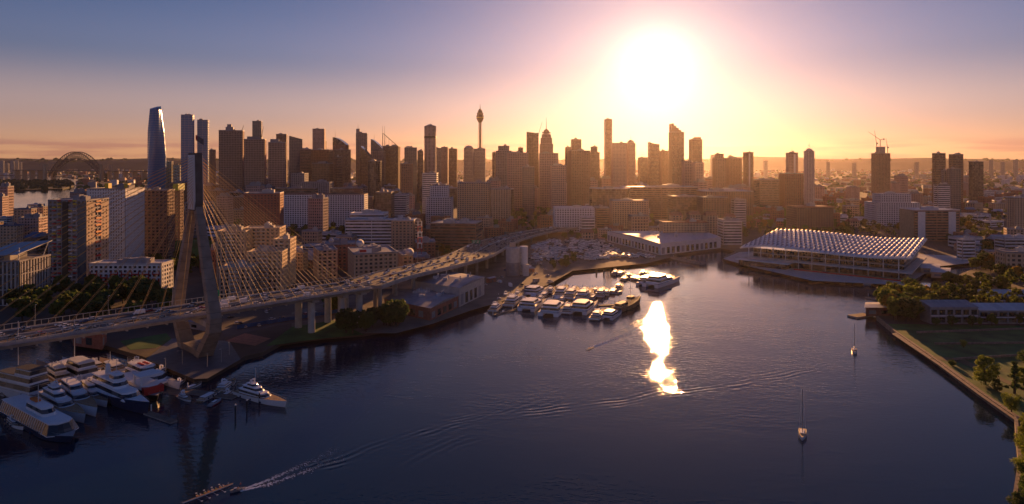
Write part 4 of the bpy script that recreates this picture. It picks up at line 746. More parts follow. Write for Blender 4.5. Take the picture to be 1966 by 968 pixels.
def gantry(p, rz, z, wd, label):
    t = thing('road_sign', label, 'sign', (p[0], p[1], z), rz)
    for x in (-wd / 2, wd / 2): MB().tube((x, .3, -.5), (x, .3, 8.5), .18, n=6).build('post', 'steel', t)
    b_ = MB().bx(-wd / 2 - .4, wd / 2 + .4, -.1, .1, 4.6, 8.4).build('sign_board', 'green_sign', t); MB().bx(-wd * .42, -wd * .05, -.14, -.08, 6.9, 7.5).bx(wd * .08, wd * .4, -.14, -.08, 6.9, 7.5).bx(-wd * .42, -wd * .12, -.14, -.08, 5.4, 6).bx(wd * .08, wd * .33, -.14, -.08, 5.4, 6).build('lettering', 'paint', b_)
p = dp(14, 9); gantry(p, R(-20), DZ - .1, 8.5, 'green overhead road sign behind the pylon leg'); p = path[44]; gantry((p[0] - 10, p[1]), R(-10), p[2] - .1, 9, 'green overhead road sign on the viaduct curve')
# ------------------------------------------------------------------ trees
def make_crown(seed, wd, h0, h1, blobs, leaves, size, shape='round'):
    g = np.random.default_rng(seed); P = []
    for _ in range(blobs):
        f = g.random(); a = g.random() * 6.283; prof = {'round': math.sin(math.pi * (.15 + .75 * f)) ** .7, 'cone': 1.02 - f, 'umbrella': .35 + .65 * f}[shape]
        rr = wd * prof * math.sqrt(g.random()) * .8; P.append((rr * math.cos(a), rr * math.sin(a), h0 + (h1 - h0) * f, wd * g.uniform(.14, .34)))
    vs, fs = [], []
    for x, y, z, r in P:
        for _ in range(leaves):
            d = g.normal(size=3); d /= np.linalg.norm(d); c = np.array((x, y, z)) + d * r * g.uniform(.65, 1.05) * (1, 1, .75)
            a = g.normal(size=3); a = np.cross(a, d + g.normal(size=3) * .5); a /= np.linalg.norm(a) + 1e-6; b_ = np.cross(d + g.normal(size=3) * .4, a); b_ /= np.linalg.norm(b_) + 1e-6; s_ = size * g.uniform(.6, 1.3)
            o = len(vs); vs += [tuple(c - a * s_), tuple(c - b_ * s_ * .6), tuple(c + a * s_), tuple(c + b_ * s_ * .6)]; fs.append((o, o + 1, o + 2, o + 3))
    mb = MB(); mb.v = vs; mb.f = fs; mb.m = [0] * len(fs); return mb, P
def make_tree(seed, h, wd, lm_, shape='round', blobs=40, leaves=64, size=.6, base=.3):
    t = thing('tree', 't', 'tree', (0, 0, -500)); mb, P = make_crown(seed, wd, h * base, h * .92, blobs, leaves, size, shape); mb.build('crown', lm_, t)
    tr = MB().tube((0, 0, -1), (0, 0, h * .45), h * .035, h * .022, 7)
    for x, y, z, r in P[:7]: tr.tube((0, 0, h * .3), (x, y, z), h * .016, h * .006, 5)
    tr.build('trunk', 'bark', t); return t
TR = [make_tree(1, 12, 5.5, 'leaf'), make_tree(2, 12, 6.2, 'leaf_dark'), make_tree(3, 13, 5, 'leaf', 'umbrella'), make_tree(4, 12, 4.6, 'leaf_gold'), make_tree(5, 12, 5.8, 'leaf_dark', 'umbrella'), make_tree(6, 15, 3.6, 'leaf_dark', 'cone', 30, 44, .5, .12)]
NEAR = [make_tree(8, 12, 6, 'leaf', 'round', 60, 100, .32, .14), make_tree(9, 12, 6.5, 'leaf', 'umbrella', 60, 100, .3, .2), make_tree(10, 9, 6, 'leaf_dark', 'round', 60, 90, .32, .08)]; KIND = ['green leafy', 'dark evergreen', 'spreading green', 'golden leaved', 'spreading dark', 'dark conical']
def trees(n_, x0, x1, y0, y1, hs, kinds, where, seed, z=2.5, pad=0):
    g = random.Random(seed); k = 0; tries = 0
    while k < n_ and tries < n_ * 8:
        tries += 1; px, py = g.uniform(x0, x1), g.uniform(y0, y1); p = G(px, py, z)
        if not inpoly(p.x, p.y, LAND) or not free(p.x - 1.5, p.x + 1.5, p.y - 1.5, p.y + 1.5, pad): continue
        i = g.choice(kinds); s_ = g.uniform(*hs) / 12; put(TR[i], p, g.uniform(0, 6.28), f'{KIND[i]} tree {where}', f'{KIND[i]} trees {where}', (s_ * g.uniform(.85, 1.2), s_ * g.uniform(.85, 1.2), s_)); k += 1
trees(40, 20, 330, 568, 624, (14, 19), [1, 4, 1, 0], 'in the grove between bridge and towers', 1); trees(10, 285, 400, 500, 540, (9, 14), [0, 1], 'on the knoll behind the pylon', 2); trees(8, 440, 500, 640, 672, (5, 9), [1, 4], 'by the pylon plaza', 3)
trees(32, 636, 768, 592, 643, (11, 17), [1, 4, 1, 0], 'crowding the shore below the viaduct', 4); trees(3, 680, 702, 596, 606, (13, 15), [3], 'beside the viaduct piers', 5); trees(10, 556, 660, 428, 455, (9, 13), [0, 1, 2], 'on the slope above the tan studios', 6)
trees(8, 595, 670, 408, 424, (10, 15), [0, 3, 1], 'below the white dotted blocks', 7); trees(10, 838, 892, 462, 505, (10, 14), [3, 0, 3], 'in the sun beside the motorway bend', 8); trees(12, 922, 1060, 412, 446, (12, 17), [0, 1, 2], 'on the bank above the motorway', 9)
trees(9, 1000, 1170, 448, 462, (8, 12), [1, 0], 'between motorway and boatyard', 10); trees(8, 1060, 1120, 500, 522, (7, 11), [1, 4], 'on the point of the boatyard shore', 11); trees(8, 1170, 1300, 420, 450, (9, 14), [0, 1, 2], 'in the hazy hollow by the cream rows', 12)
trees(10, 1395, 1490, 410, 462, (12, 18), [0, 2, 1, 3], 'behind the market hall end', 13); trees(10, 1480, 1735, 404, 424, (12, 18), [0, 2, 1, 3], 'along the far side of the park oval', 14); trees(16, 1500, 1780, 440, 456, (9, 13), [0, 2, 3], 'between market hall and oval', 15)
trees(10, 1770, 1966, 414, 466, (12, 17), [0, 2, 3, 1], 'round the great hall', 16); trees(20, 1885, 1990, 484, 566, (12, 18), [0, 2, 0, 1, 1, 3], 'on the wooded slope by the inlet', 17); trees(40, 1694, 1792, 570, 619, (12, 17), [2, 0, 1, 0, 1, 3], 'thick on the point by the boat ramp', 18); trees(7, 1795, 1960, 625, 631, (5, 9), [0, 1, 2], 'in front of the waterside townhouses', 31); trees(18, 1790, 1900, 545, 600, (9, 13), [2, 0, 1], 'behind the waterside townhouses', 25); trees(10, 1800, 1905, 518, 552, (8, 12), [0, 2, 1], 'along the inlet bank', 19)
trees(8, 0, 60, 470, 500, (8, 12), [1, 0], 'below the cream flats', 20)
def wood(name, zones, label, seed):
    g = random.Random(seed); ms = [make_crown(50 + k, 6, 3, 11, 12, 18, 1.0)[0] for k in range(4)]; mb = MB()
    for n_, x0, x1, y0, y1 in zones:
        for _ in range(n_):
            p = G(g.uniform(x0, x1), g.uniform(y0, y1))
            if not inpoly(p.x, p.y, LAND) or not free(p.x - 2, p.x + 2, p.y - 2, p.y + 2, 0): continue
            s_ = g.uniform(.8, 1.4); c_ = g.choice(ms); o = len(mb.v); mb.v += [(p.x + x * s_, p.y + y * s_, 2.5 + z * s_) for x, y, z in c_.v]; mb.f += [tuple(i + o for i in f) for f in c_.f]; mb.m += [0] * len(c_.f)
    o = mb.build(name, 'leaf'); o['kind'] = 'stuff'; o['label'] = label; o['category'] = 'woods'
wood('park_woods', [(70, 1470, 1790, 434, 456), (70, 1440, 1760, 402, 426), (70, 1770, 1990, 408, 470), (60, 1880, 1990, 478, 560), (50, 1390, 1480, 404, 460), (40, 930, 1060, 404, 440), (90, 400, 840, 408, 470), (30, 1790, 1990, 560, 612), (30, 250, 420, 470, 530)], 'thick belts of trees round the park, market hall and motorway bank', 5)
wood('distant_trees', [(40, -40, 140, 412, 440), (50, 540, 830, 396, 420), (150, 1440, 1990, 362, 404), (70, 880, 1400, 384, 412), (60, 1440, 1760, 396, 412)], 'leafy mass of street trees among the mid city and suburb roofs', 3)
for i, (px, py, s_, l) in enumerate(((1892, 738, 1.25, 'large sunlit fig tree on the terraced lawn'), (1942, 792, .75, 'leaning tree by the sea wall corner'), (1828, 702, .4, 'young tree by the sea wall path'), (1974, 868, .95, 'golden edged tree overhanging the sea wall bend'), (1972, 925, .8, 'low bushy tree at the end of the sea wall'), (1962, 980, .75, 'shrubby tree at the grassy bank foot'), (1975, 828, .7, 'bushy tree above the sea wall corner'), (1982, 900, .9, 'tall bushy tree behind the sea wall end'), (1978, 955, .85, 'dense tree on the grassy bank'), (1915, 752, .5, 'small tree beside the fig'), (1850, 668, .45, 'round shrub by the middle retaining wall'), (1975, 700, .9, 'broad tree at the lawn edge'), (1965, 740, .8, 'spreading tree behind the dark conical tree'))):
    put(NEAR[i % 3], G(px, py), px, l, 'trees on the park foreshore', (s_ * rnd.uniform(.85, 1.2), s_ * rnd.uniform(.9, 1.15), s_ * rnd.uniform(.85, 1.1)))
put(TR[5], G(1948, 756), 1, 'dark conical tree beside the fig on the lawn', 'conifers on the lawn', (1.25, 1.25, 1.1))
# island and far woods
def scatter_leaf(name, n_, xr, yr, zfun, s_, seed, label, ok=None):
    g = np.random.default_rng(seed); mb = MB(); k = 0
    while k < n_:
        Y = g.uniform(*yr); x = PX(g.uniform(*xr), Y)
        if ok and not ok(x, Y): k += .2; continue
        z = zfun(x, Y); r = s_ * g.uniform(.6, 1.4); o = len(mb.v); k += 1
        mb.v += [(x + r * math.cos(a) * f, Y + r * math.sin(a) * f, z + zz_ * r) for zz_, f in ((-.2, 1), (.75, .8)) for a in (0, 1.26, 2.5, 3.77, 5.0)] + [(x + r * .1, Y, z + r * 1.2)]
        mb.f += [(o + i, o + (i + 1) % 5, o + 5 + (i + 1) % 5, o + 5 + i) for i in range(5)] + [(o + 5 + i, o + 5 + (i + 1) % 5, o + 10) for i in range(5)]; mb.m += [0] * 10
    o = mb.build(name, 'leaf_dark'); o['kind'] = 'stuff'; o['label'] = label; o['category'] = 'woods'
ISL = [tuple(p) for p in isl]
scatter_leaf('island_woods', 700, (-260, 142), (2450, 3700), lambda x, y: 3.5, 11, 1, 'dark woods covering the low island', lambda x, y: inpoly(x, y, ISL))
scatter_leaf('far_woods', 2600, (-80, 2050), (2500, 8000), lambda x, y: 2, 13, 2, 'far tree canopy spread between the suburb roofs', lambda x, y: inpoly(x, y, LAND))
scatter_leaf('ridge_woods', 1500, (-200, 2150), (8200, 8580), lambda x, y: (y - 8200) / 380 * 118 + 8, 26, 3, 'tree line on the far ridge')
# ------------------------------------------------------------------ infill city: kinds of plain buildings, copied
q = random.Random(21); PROTO = {}
for key, (wd, dpth, h, sty, rf, rm, lab) in {'cream flats': (26, 18, 18, 'grid_cream', 'flat', 'roof_grey', 'cream block of flats'), 'white flats': (24, 20, 22, 'bands_white', 'flat', 'roof_white', 'white banded block of flats'), 'brick flats': (28, 18, 16, 'grid_brick', 'flat', 'terracotta', 'red brick block of flats'),
        'grey office': (30, 24, 34, 'grid_grey', 'flat', 'roof_grey', 'grey gridded office block'), 'brown office': (28, 26, 44, 'grid_brown', 'flat', 'roof_grey', 'brown gridded office block'), 'glass office': (28, 24, 40, 'glass_dark', 'flat', 'roof_white', 'dark glass office block'), 'pink office': (26, 24, 50, 'grid_pink', 'flat', 'roof_grey', 'pinkish gridded office block'),
        'tiled house': (16, 11, 7, 'grid_cream', 'gable', 'terracotta', 'house with red tiled roof'), 'metal house': (20, 13, 7, 'grid_brick', 'gable', 'roof_metal', 'brick house with grey metal roof'), 'white hall': (36, 22, 9, 'bands_white', 'flat', 'roof_white', 'low white roofed hall')}.items():
    PROTO[key] = (building(key.replace('flats', 'apartments').replace(' ', '_'), lab, 'building', (0, 0, -600), 0, rect(wd, dpth), h, sty, rf, q, rm), wd, dpth, lab)
def infill(n_, px0, px1, Y0, Y1, kinds, where, seed, sc_=(.8, 1.3), rotmax=.25):
    g = random.Random(seed); k = tr_ = 0
    while k < n_ and tr_ < n_ * 14:
        tr_ += 1; Y = g.uniform(Y0, Y1); x = PX(g.uniform(px0, px1), Y); key = g.choice(kinds); pr_, wd, d_, lab = PROTO[key]; s1, s2 = g.uniform(*sc_), g.uniform(.7, 1.4)
        r_ = max(wd, d_) * s1 * .5
        if not inpoly(x, Y, LAND) or not free(x - r_, x + r_, Y - d_ * s1 * .55, Y + d_ * s1 * .55, 1): continue
        OCC.append((x - r_, x + r_, Y - d_ * s1 * .55, Y + d_ * s1 * .55)); put(pr_, (x, Y, 2.5), g.uniform(-rotmax, rotmax), f'{lab} {where}', f'{key} {where}', (s1, s1, s2)); k += 1
city = ['grey office', 'brown office', 'glass office', 'pink office', 'white flats']; mid = ['cream flats', 'white flats', 'brick flats', 'brick flats', 'tiled house', 'pink office', 'white hall']; low = ['tiled house', 'metal house', 'white hall', 'brick flats', 'cream flats']
infill(120, 390, 1450, 1300, 2300, city, 'packed between the city towers', 1); infill(50, 1450, 1960, 1500, 2400, mid, 'among the flat roofs beyond the park', 2, (.7, 1.2)); infill(45, 420, 1300, 960, 1280, mid, 'in the mid city slope', 3, (.7, 1.1))
infill(170, 1440, 1990, 1120, 2200, low, 'in the suburb beyond the park', 4, (.8, 1.2), .5); infill(46, 400, 830, 660, 960, low, 'on the slope behind the studios', 5, (.6, .9), .4); infill(24, -60, 160, 760, 1300, mid, 'near the far bay', 6, (.6, .9)); infill(14, 1840, 2000, 640, 950, low, 'in the trees by the inlet', 7, (.7, 1.1), .5); infill(24, 165, 420, 950, 1900, mid + city[:2], 'behind the dark apartment towers', 8)
# far suburbs: a mass of tiny roofs, and the distant towers that can be told apart
g = np.random.default_rng(9); mb = MB()
for _ in range(3600):
    Y = g.uniform(2300, 8000); x = PX(g.uniform(-60, 2040), Y)
    if not inpoly(x, Y, LAND): continue
    wd, d_, h = g.uniform(12, 36), g.uniform(12, 30), g.choice([7, 9, 12, 18, 30], p=[.35, .3, .2, .1, .05]); mb.bx(x - wd / 2, x + wd / 2, Y - d_ / 2, Y + d_ / 2, 2, 2.5 + h, int(g.integers(0, 5)), g.uniform(-.5, .5), (x, Y))
o = mb.build('far_suburb', ['cream', 'roof_white', 'terracotta', 'grey', 'brown']); o['kind'] = 'stuff'; o['label'] = 'far suburb of countless small roofs in the haze'; o['category'] = 'suburb'
for i, (px, wdp, yt, Y) in enumerate(((4, 9, 309, 5600), (14, 8, 314, 5650), (24, 8, 310, 5600), (33, 7, 309, 5700), (40, 5, 312, 5650), (1880, 10, 312, 4200), (1903, 8, 308, 4600), (1925, 8, 311, 4400), (1950, 9, 307, 4600), (1760, 8, 312, 4400), (1640, 8, 313, 4300), (1590, 7, 312, 4600), (1470, 8, 309, 4500), (1402, 9, 299, 4000), (1368, 8, 298, 4200))):
    B('far_tower', 'distant tower across the harbour by the arch bridge' if i < 5 else 'distant tower on the hazy horizon', px - wdp / 2, px + wdp / 2, yt, Y, 30, 'verticals', cat='building', group='far towers across the harbour' if i < 5 else 'far towers on the horizon', nplants=1)
# ------------------------------------------------------------------ steel arch bridge
hb = thing('arch_bridge', 'great steel arch bridge with stone pylons across the far harbour', 'bridge', (PX(147, 4000), 4000, 0), R(-25)); SP = 250; ZD = 62
def az(x, k): f = 1 - (x / SP) ** 2; return 20 + (112 if k == 0 else 138) * f + (0 if k == 0 else 14)
for y in (-14, 14):
    for k in (0, 1):
        mb = MB(); N = 28
        for i in range(N): x0, x1 = -SP + 2 * SP * i / N, -SP + 2 * SP * (i + 1) / N; mb.tube((x0, y, az(x0, k)), (x1, y, az(x1, k)), 2.6, n=4)
        mb.build('arch_chord', 'dark_steel', hb)
    for i in range(29):
        x = -SP + 2 * SP * i / 28; x2 = x + 2 * SP / 28; MB().tube((x, y, az(x, 0)), (x, y, az(x, 1)), 1.2, n=4).build('web_post', 'dark_steel', hb)
        if i < 28: MB().tube((x, y, az(x, 0)), (x2, y, az(x2, 1)), 1.1, n=4).build('web_brace', 'dark_steel', hb)
        if az(x, 0) > ZD: MB().tube((x, y, ZD), (x, y, az(x, 0)), .7, n=4).build('hanger', 'dark_steel', hb)
MB().bx(-620, 620, -17, 17, ZD - 5, ZD).build('deck', 'dark_steel', hb)
for x in (-268, 268):
    for y in (-24, 24): MB().prism([(x - 11, y - 8), (x + 11, y - 8), (x + 11, y + 8), (x - 11, y + 8)], 0, 98, top=[(x - 8, y - 6), (x + 8, y - 6), (x + 8, y + 6), (x - 8, y + 6)]).build('stone_pylon', 'sandstone', hb)
for x in (-600, -520, -440, -360, 360, 440, 520, 600): MB().bx(x - 5, x + 5, -14, 14, -1, ZD - 4.95).build('pier', 'sandstone', hb)

# ------------------------------------------------------------------ boats
def hull(L, W, fb, bowrise=.5, full=.45, n_=14, draft=.7):
    mb = MB()
    for i in range(n_ + 1):
        f = i / n_; x = -L / 2 + L * f; b_ = W / 2 * (1 - max(0, (f - full) / (1 - full)) ** 2.3) * (.93 + .07 * min(1, f * 4)); zs = fb * (1 + bowrise * f ** 2.2); b_ = max(b_, .04)
        xo = .05 * L * max(0, f - .8) / .2
        for y, z, dx in ((0, -draft, 0), (b_ * .75, -draft * .3, 0), (b_ * .9, .3, xo * .3), (b_, zs, xo)): mb.v.append((x + dx, y, z))
        for y, z, dx in ((b_ * .9, .3, xo * .3), (b_ * .75, -draft * .3, 0)): mb.v.append((x + dx, -y, z))
        mb.v.append((x + xo, -b_, zs))
    # order per station: 0 keel,1,2,3 sheer (port), 4 mid (starboard), 5 low, 6 sheer
    for i in range(n_):
        o, p = 7 * i, 7 * i + 7
        for a, b_ in ((0, 1), (1, 2), (2, 3), (6, 4), (4, 5), (5, 0)): mb.f.append((o + a, o + b_, p + b_, p + a)); mb.m.append(0)
        mb.f.append((o + 3, o + 6, p + 6, p + 3)); mb.m.append(1)
    mb.f.append((0, 5, 4, 6, 3, 2, 1)); mb.m.append(0); return mb
def tier(par, L, x0, x1, w0, z0, h, rake=.5, m='gloss_white', taper=.88, gl=(.36, .84), rm=None, aft=.1, name='cabin'):
    a, b_ = x0 * L, x1 * L; w1 = w0 * taper
    def shp(zf, e=0): r_ = rake * h * zf; wz = (w0 + (w1 - w0) * zf) / 2 + e; return [(a + aft * h * zf - e, -wz), (b_ - r_ - w0 * .22 + e, -wz), (b_ - r_ + e, -wz * .45), (b_ - r_ + e, wz * .45), (b_ - r_ - w0 * .22 + e, wz), (a + aft * h * zf - e, wz)]
    mb = MB().prism(shp(0), z0, z0 + h, top=[(*p, z0 + h) for p in shp(1)]); c_ = mb.build(name, m, par)
    MB().prism(shp(gl[0], .06), z0 + h * gl[0], z0 + h * gl[1], top=[(*p, z0 + h * gl[1]) for p in shp(gl[1], .06)]).build('window_band', 'glass_dark', c_)
    ov = [(x + (.15 if x > (a + b_) / 2 else -.03 * L), y * 1.02) for x, y in shp(1)]; MB().prism(ov, z0 + h - .02, z0 + h + .16).build('roof', rm or m, c_)
    return c_
def rail(par, L, W, fb, rise, full, s0=.45):
    mb = MB(); pts = {1: [], -1: []}
    for i in range(9):
        f = s0 + (1 - s0) * i / 8 * .97; x = -L / 2 + L * f + .05 * L * max(0, f - .8) / .2; b_ = W / 2 * (1 - max(0, (f - full) / (1 - full)) ** 2.3) * .97; z = fb * (1 + rise * f ** 2.2)
        for s_ in (1, -1): pts[s_].append((x, s_ * b_, z)); mb.tube((x, s_ * b_, z - .02), (x, s_ * b_, z + .9), .04, n=4)
    for s_ in (1, -1):
        for p, q_ in zip(pts[s_], pts[s_][1:]): mb.tube((p[0], p[1], p[2] + .9), (q_[0], q_[1], q_[2] + .9), .04, n=4)
    mb.build('rail', 'steel', par)
def boat(name, label, loc, rz, L, W, fb, tiers, hullm='gloss_white', deckm='teak', mast=None, group=None, rise=.45, full=.45, rails=True, arch=True, cat='boat', extras=()):
    t = thing(name, label, cat, loc, rz, group); hull(L, W, fb, rise, full).build('hull', [hullm, deckm], t)
    MB().bx(-L / 2 - .06, -L / 2 + .1, -W * .42, W * .42, .2, .75).bx(-L / 2 - 1.2, -L / 2, -W * .36, W * .36, .2, .42).build('swim_platform', deckm, t)
    z = fb; c_ = None
    for x0, x1, wf, h, rk, *gm in tiers: c_ = tier(t, L, x0, x1, W * wf, z - .05, h, rk, *gm); z += h + .1
    if arch: x = (tiers[-1][0] * .6 + tiers[-1][1] * .4) * L; w_ = W * tiers[-1][2] * .4; MB().bx(x - .5, x + .4, -w_, -w_ + .3, z, z + 1.4).bx(x - .5, x + .4, w_ - .3, w_, z, z + 1.4).bx(x - .7, x + .5, -w_, w_, z + 1.38, z + 1.6).lathe([(.45, z + 1.6), (.5, z + 1.9), (.1, z + 2.2)], 10, c=(x, 0)).lathe([(.35, z + 1.6), (.38, z + 1.85), (.1, z + 2.1)], 8, c=(x, w_ * .7)).build('radar_arch', 'gloss_white', t)
    if mast:
        mb = MB().tube((mast[0] * L, 0, fb), (mast[0] * L, 0, mast[1]), .22, .1, 6); 
        if len(mast) > 2: mb.tube((mast[0] * L, -mast[2], mast[1] * .66), (mast[0] * L, mast[2], mast[1] * .66), .12, n=4); mb.tube((mast[0] * L - mast[2] * .7, 0, mast[1] * .64), (mast[0] * L + mast[2] * .7, 0, mast[1] * .7), .12, n=4)
        mb.build('mast', 'white', t)
    if rails: rail(t, L, W, fb, rise, full)
    for k in range(3 if L > 14 else 0):
        for s_ in (-1, 1): x = -L * .3 + L * .22 * k; MB().lathe([(.1, .5), (.32, .7), (.32, 1.3), (.1, 1.5)], 8, c=(x, s_ * (W / 2 + .22))).build('fender', 'navy', t)
    if L > 14: x = L * .3; MB().bx(x - .7, x + .7, -.6, .6, fb * 1.08, fb * 1.08 + .35).build('deck_hatch', 'glass_dark', t); MB().bx(-L * .46, -L * .41, -W * .3, W * .3, fb, fb + .5).build('stern_seat', 'cream', t)
    for e in extras: MB().bx(*e[1:7]).build(e[0], e[7], t)
    return t
def at2(s0, s1):
    """Boat between two waterline pixels, stern then bow."""
    a, b_ = G(*s0, 0), G(*s1, 0); d = b_ - a; return ((a.x + b_.x) / 2, (a.y + b_.y) / 2, 0), math.atan2(d.y, d.x), d.length
def yacht(label, s0, s1, beam=.22, decks=2, hullm='gloss_white', name='motor_yacht', **k):
    p, rz, L = at2(s0, s1); W = L * beam; fb = L * .065
    tr_ = [(-.38, .18, .76, L * .055, 1.5), (-.31, .03, .6, L * .05, 1.3), (-.24, -.08, .42, L * .036, 1)][:decks]; return boat(name, label, p, rz, L, W, fb, tr_, hullm, **k)
# the near marina
p, rz, L = at2((24, 790), (134, 850)); g_ = boat('cruise_boat', 'glass sided harbour cruise boat with orange life rafts on its white roof', p, rz, L, L * .21, L * .045, [(-.47, .44, .96, L * .07, .6, 'gloss_white', .72, (.06, .93)), (-.12, .2, .42, L * .05, 1, 'gloss_white')], 'navy', 'grey', rise=.25, full=.72, arch=False, mast=(-.02, L * .3))
for k in range(5): MB().tube((-.12 * L + 1.4 * k, -1, L * .18), (-.12 * L + 1.4 * k, 1, L * .18), .5, n=8).build('life_raft', 'orange', g_)
for s_ in (-1, 1):
    for k in range(22): x = -.45 * L + k * .036 * L; MB().tube((x, s_ * L * .102, L * .045), (x, s_ * L * .08, L * .113), .12, n=4).build('window_post', 'white', g_)
yacht('white three deck motor yacht beside the glass cruise boat', (80, 768), (160, 812), .18, 3); yacht('white motor yacht with teak flybridge between two larger yachts', (118, 752), (183, 800), .18, 2); yacht('smaller white flybridge cruiser beside the blue hulled explorer', (158, 748), (204, 782), .21, 2)
p, rz, L = at2((176, 748), (281, 796)); e_ = boat('explorer_yacht', 'blue hulled explorer yacht with white upperworks and a funnel', p, rz, L, L * .18, L * .07, [(-.42, .3, .8, L * .06, .8), (-.34, .1, .66, L * .055, .6), (-.06, .06, .5, L * .045, .5)], 'navy', 'white', rise=.6, arch=False, mast=(-.02, L * .36, 2)); MB().lathe([(1.3, L * .2), (1, L * .28), (1.05, L * .285)], 12, c=(-.18 * L, 0)).build('funnel', 'white', e_)
p, rz, L = at2((238, 738), (300, 770)); boat('tour_boat', 'tour boat with red bow panel, white canopy and open top deck', p, rz, L, L * .26, L * .07, [(-.42, .42, .95, L * .1, .15, 'gloss_white', .92, (.2, .6))], 'black', 'grey', rise=.2, full=.7, arch=False, extras=(('bow_panel', L * .36, L * .44, -L * .12, L * .12, L * .08, L * .17, 'red'), ('canopy', L * .1, L * .36, -L * .13, L * .13, L * .28, L * .3, 'white'), ('canopy_post', L * .12, L * .14, -L * .12, -L * .1, L * .18, L * .285, 'white'), ('canopy_post', L * .32, L * .34, -L * .12, -L * .1, L * .18, L * .285, 'white')))
def cat_ferry(label, s0, s1, beam=.36, tiers_=None, topm='gloss_white', roofm=None, seats=None, mast=None, name='catamaran', group=None):
    p, rz, L = at2(s0, s1); W = L * beam; t = thing(name, label, 'boat', p, rz, group)
    for s_ in (-1, 1):
        h_ = hull(L, W * .27, L * .07, .3, .55); h_.v = [(x, y + s_ * W * .36, z) for x, y, z in h_.v]; h_.build('hull', ['gloss_white', 'grey'], t)
    MB().bx(-L * .46, L * .3, -W * .36, W * .36, L * .045, L * .072).build('bridge_deck', 'gloss_white', t); z = L * .07
    for x0, x1, wf, h, rk in (tiers_ or [(-.38, .26, .86, L * .066, .8), (-.36, .06, .7, L * .06, .9)]): tier(t, L, x0, x1, W * wf, z - .04, h, rk, topm, .86, (.3, .85), roofm); z += h + .1
    if seats:
        for k in range(6): MB().lathe([(.2, z), (.9, z + .3), (.9, z + .5), (.1, z + .6)], 10, c=(-L * .2 + (k % 3) * 2.2, (-1.3, 1.3)[k // 3])).build('seat', seats, t)
    if mast: MB().tube((-.05 * L, 0, z - .2), (-.05 * L, 0, mast), .25, .12, 6).tube((-.05 * L, -3, mast * .68), (-.05 * L, 3, mast * .74), .14, n=4).tube((-.05 * L - 2, 0, mast * .7), (-.05 * L + 2, 0, mast * .7), .12, n=4).build('mast', 'white', t)
    return t
cat_ferry('party catamaran with round cornered top deck and red seats', (250, 720), (326, 752), .28, seats='red'); yacht('long white yacht moored bow outward by the masted catamaran', (128, 744), (72, 708), .19, 2); cat_ferry('white catamaran with blue pool deck and tall crossed mast', (176, 736), (106, 704), .25, [(-.4, .24, .86, 3.4, .6), (-.38, .0, .7, 3, .6)], mast=30); cat_ferry('three deck charter vessel with crossed mast at the marina edge', (86, 768), (-24, 742), .22, roofm='dark_grey', tiers_=[(-.42, .36, .95, 4, .3), (-.4, .2, .9, 3.6, .4), (-.4, -.1, .8, 3.2, .2)], mast=36)
yacht('small sport cruiser on the inner marina berth', (190, 712), (156, 694), .28, 1); yacht('small fishing cruiser beside the sport cruiser', (230, 716), (194, 696), .28, 1, mast=(0, 9)); yacht('large white motor yacht lying alone off the pontoon', (458, 756), (546, 782), .22, 3, mast=(-.12, 15)); yacht('white flybridge cruiser at the small pontoon', (420, 754), (452, 732), .33, 2); yacht('open white launch moored by the plaza wall', (358, 748), (386, 738), .33, 1, arch=False); yacht('white sport boat on the small pontoon', (384, 772), (424, 752), .3, 1, arch=False)
def pontoon(label, a, b_, wd=3, z=.7, name='pontoon', m='wood', piles=True):
    p, q_ = G(*a, 0), G(*b_, 0); d = q_ - p; L = d.length; t = thing(name, label, 'pontoon', (p.x, p.y, 0), math.atan2(d.y, d.x)); n_ = max(2, int(L / 2.5))
    MB().bx(0, L, -wd / 2, wd / 2, -.3, z - .12).build('float', 'concrete', t); pl = MB()
    for k in range(n_): pl.bx(L * k / n_ + .04, L * (k + 1) / n_ - .04, -wd / 2 - .1, wd / 2 + .1, z - .13, z)
    pl.build('planking', m, t, kind='stuff')
    if piles:
        for k in range(int(L / 14) + 2): x = min(L - .3, k * 14); MB().tube((x, wd / 2 + .4, -2), (x, wd / 2 + .4, 3.2), .28, n=8).lathe([(.34, 3.2), (.05, 3.7)], 8, c=(x, wd / 2 + .4)).build('pile', 'white' if k == 0 else 'dark_steel', t)
pontoon('timber pontoon finger ending in open water beside the tour boat', (282, 794), (334, 812), 3.2); pontoon('main marina walkway behind the moored yachts', (60, 752), (330, 736), 3); pontoon('small boat pontoon below the plaza wall', (352, 752), (452, 764), 5); pontoon('long marina walkway between the charter vessel and cruise boat', (0, 792), (90, 752), 3)
for px, py in ((452, 800), (474, 790), (498, 775)): p = G(px, py, 0); t = thing('mooring_pile', 'dark mooring pile with white cap off the white yacht', 'pile', (p.x, p.y, 0), 0, 'mooring piles off the white yacht'); MB().tube((0, 0, -2), (0, 0, 5), .35, n=8).build('post', 'black', t); MB().lathe([(.45, 5), (.4, 5.4), (.05, 5.8)], 8).build('cap', 'white', t)
p, rz, L = at2((404, 780), (424, 768)); boat('inflatable_boat', 'red and grey inflatable boat tied to the pontoon end', p, rz, L, L * .4, .6, [(-.3, .1, .4, .7, .3)], 'red', 'grey', arch=False, rails=False)
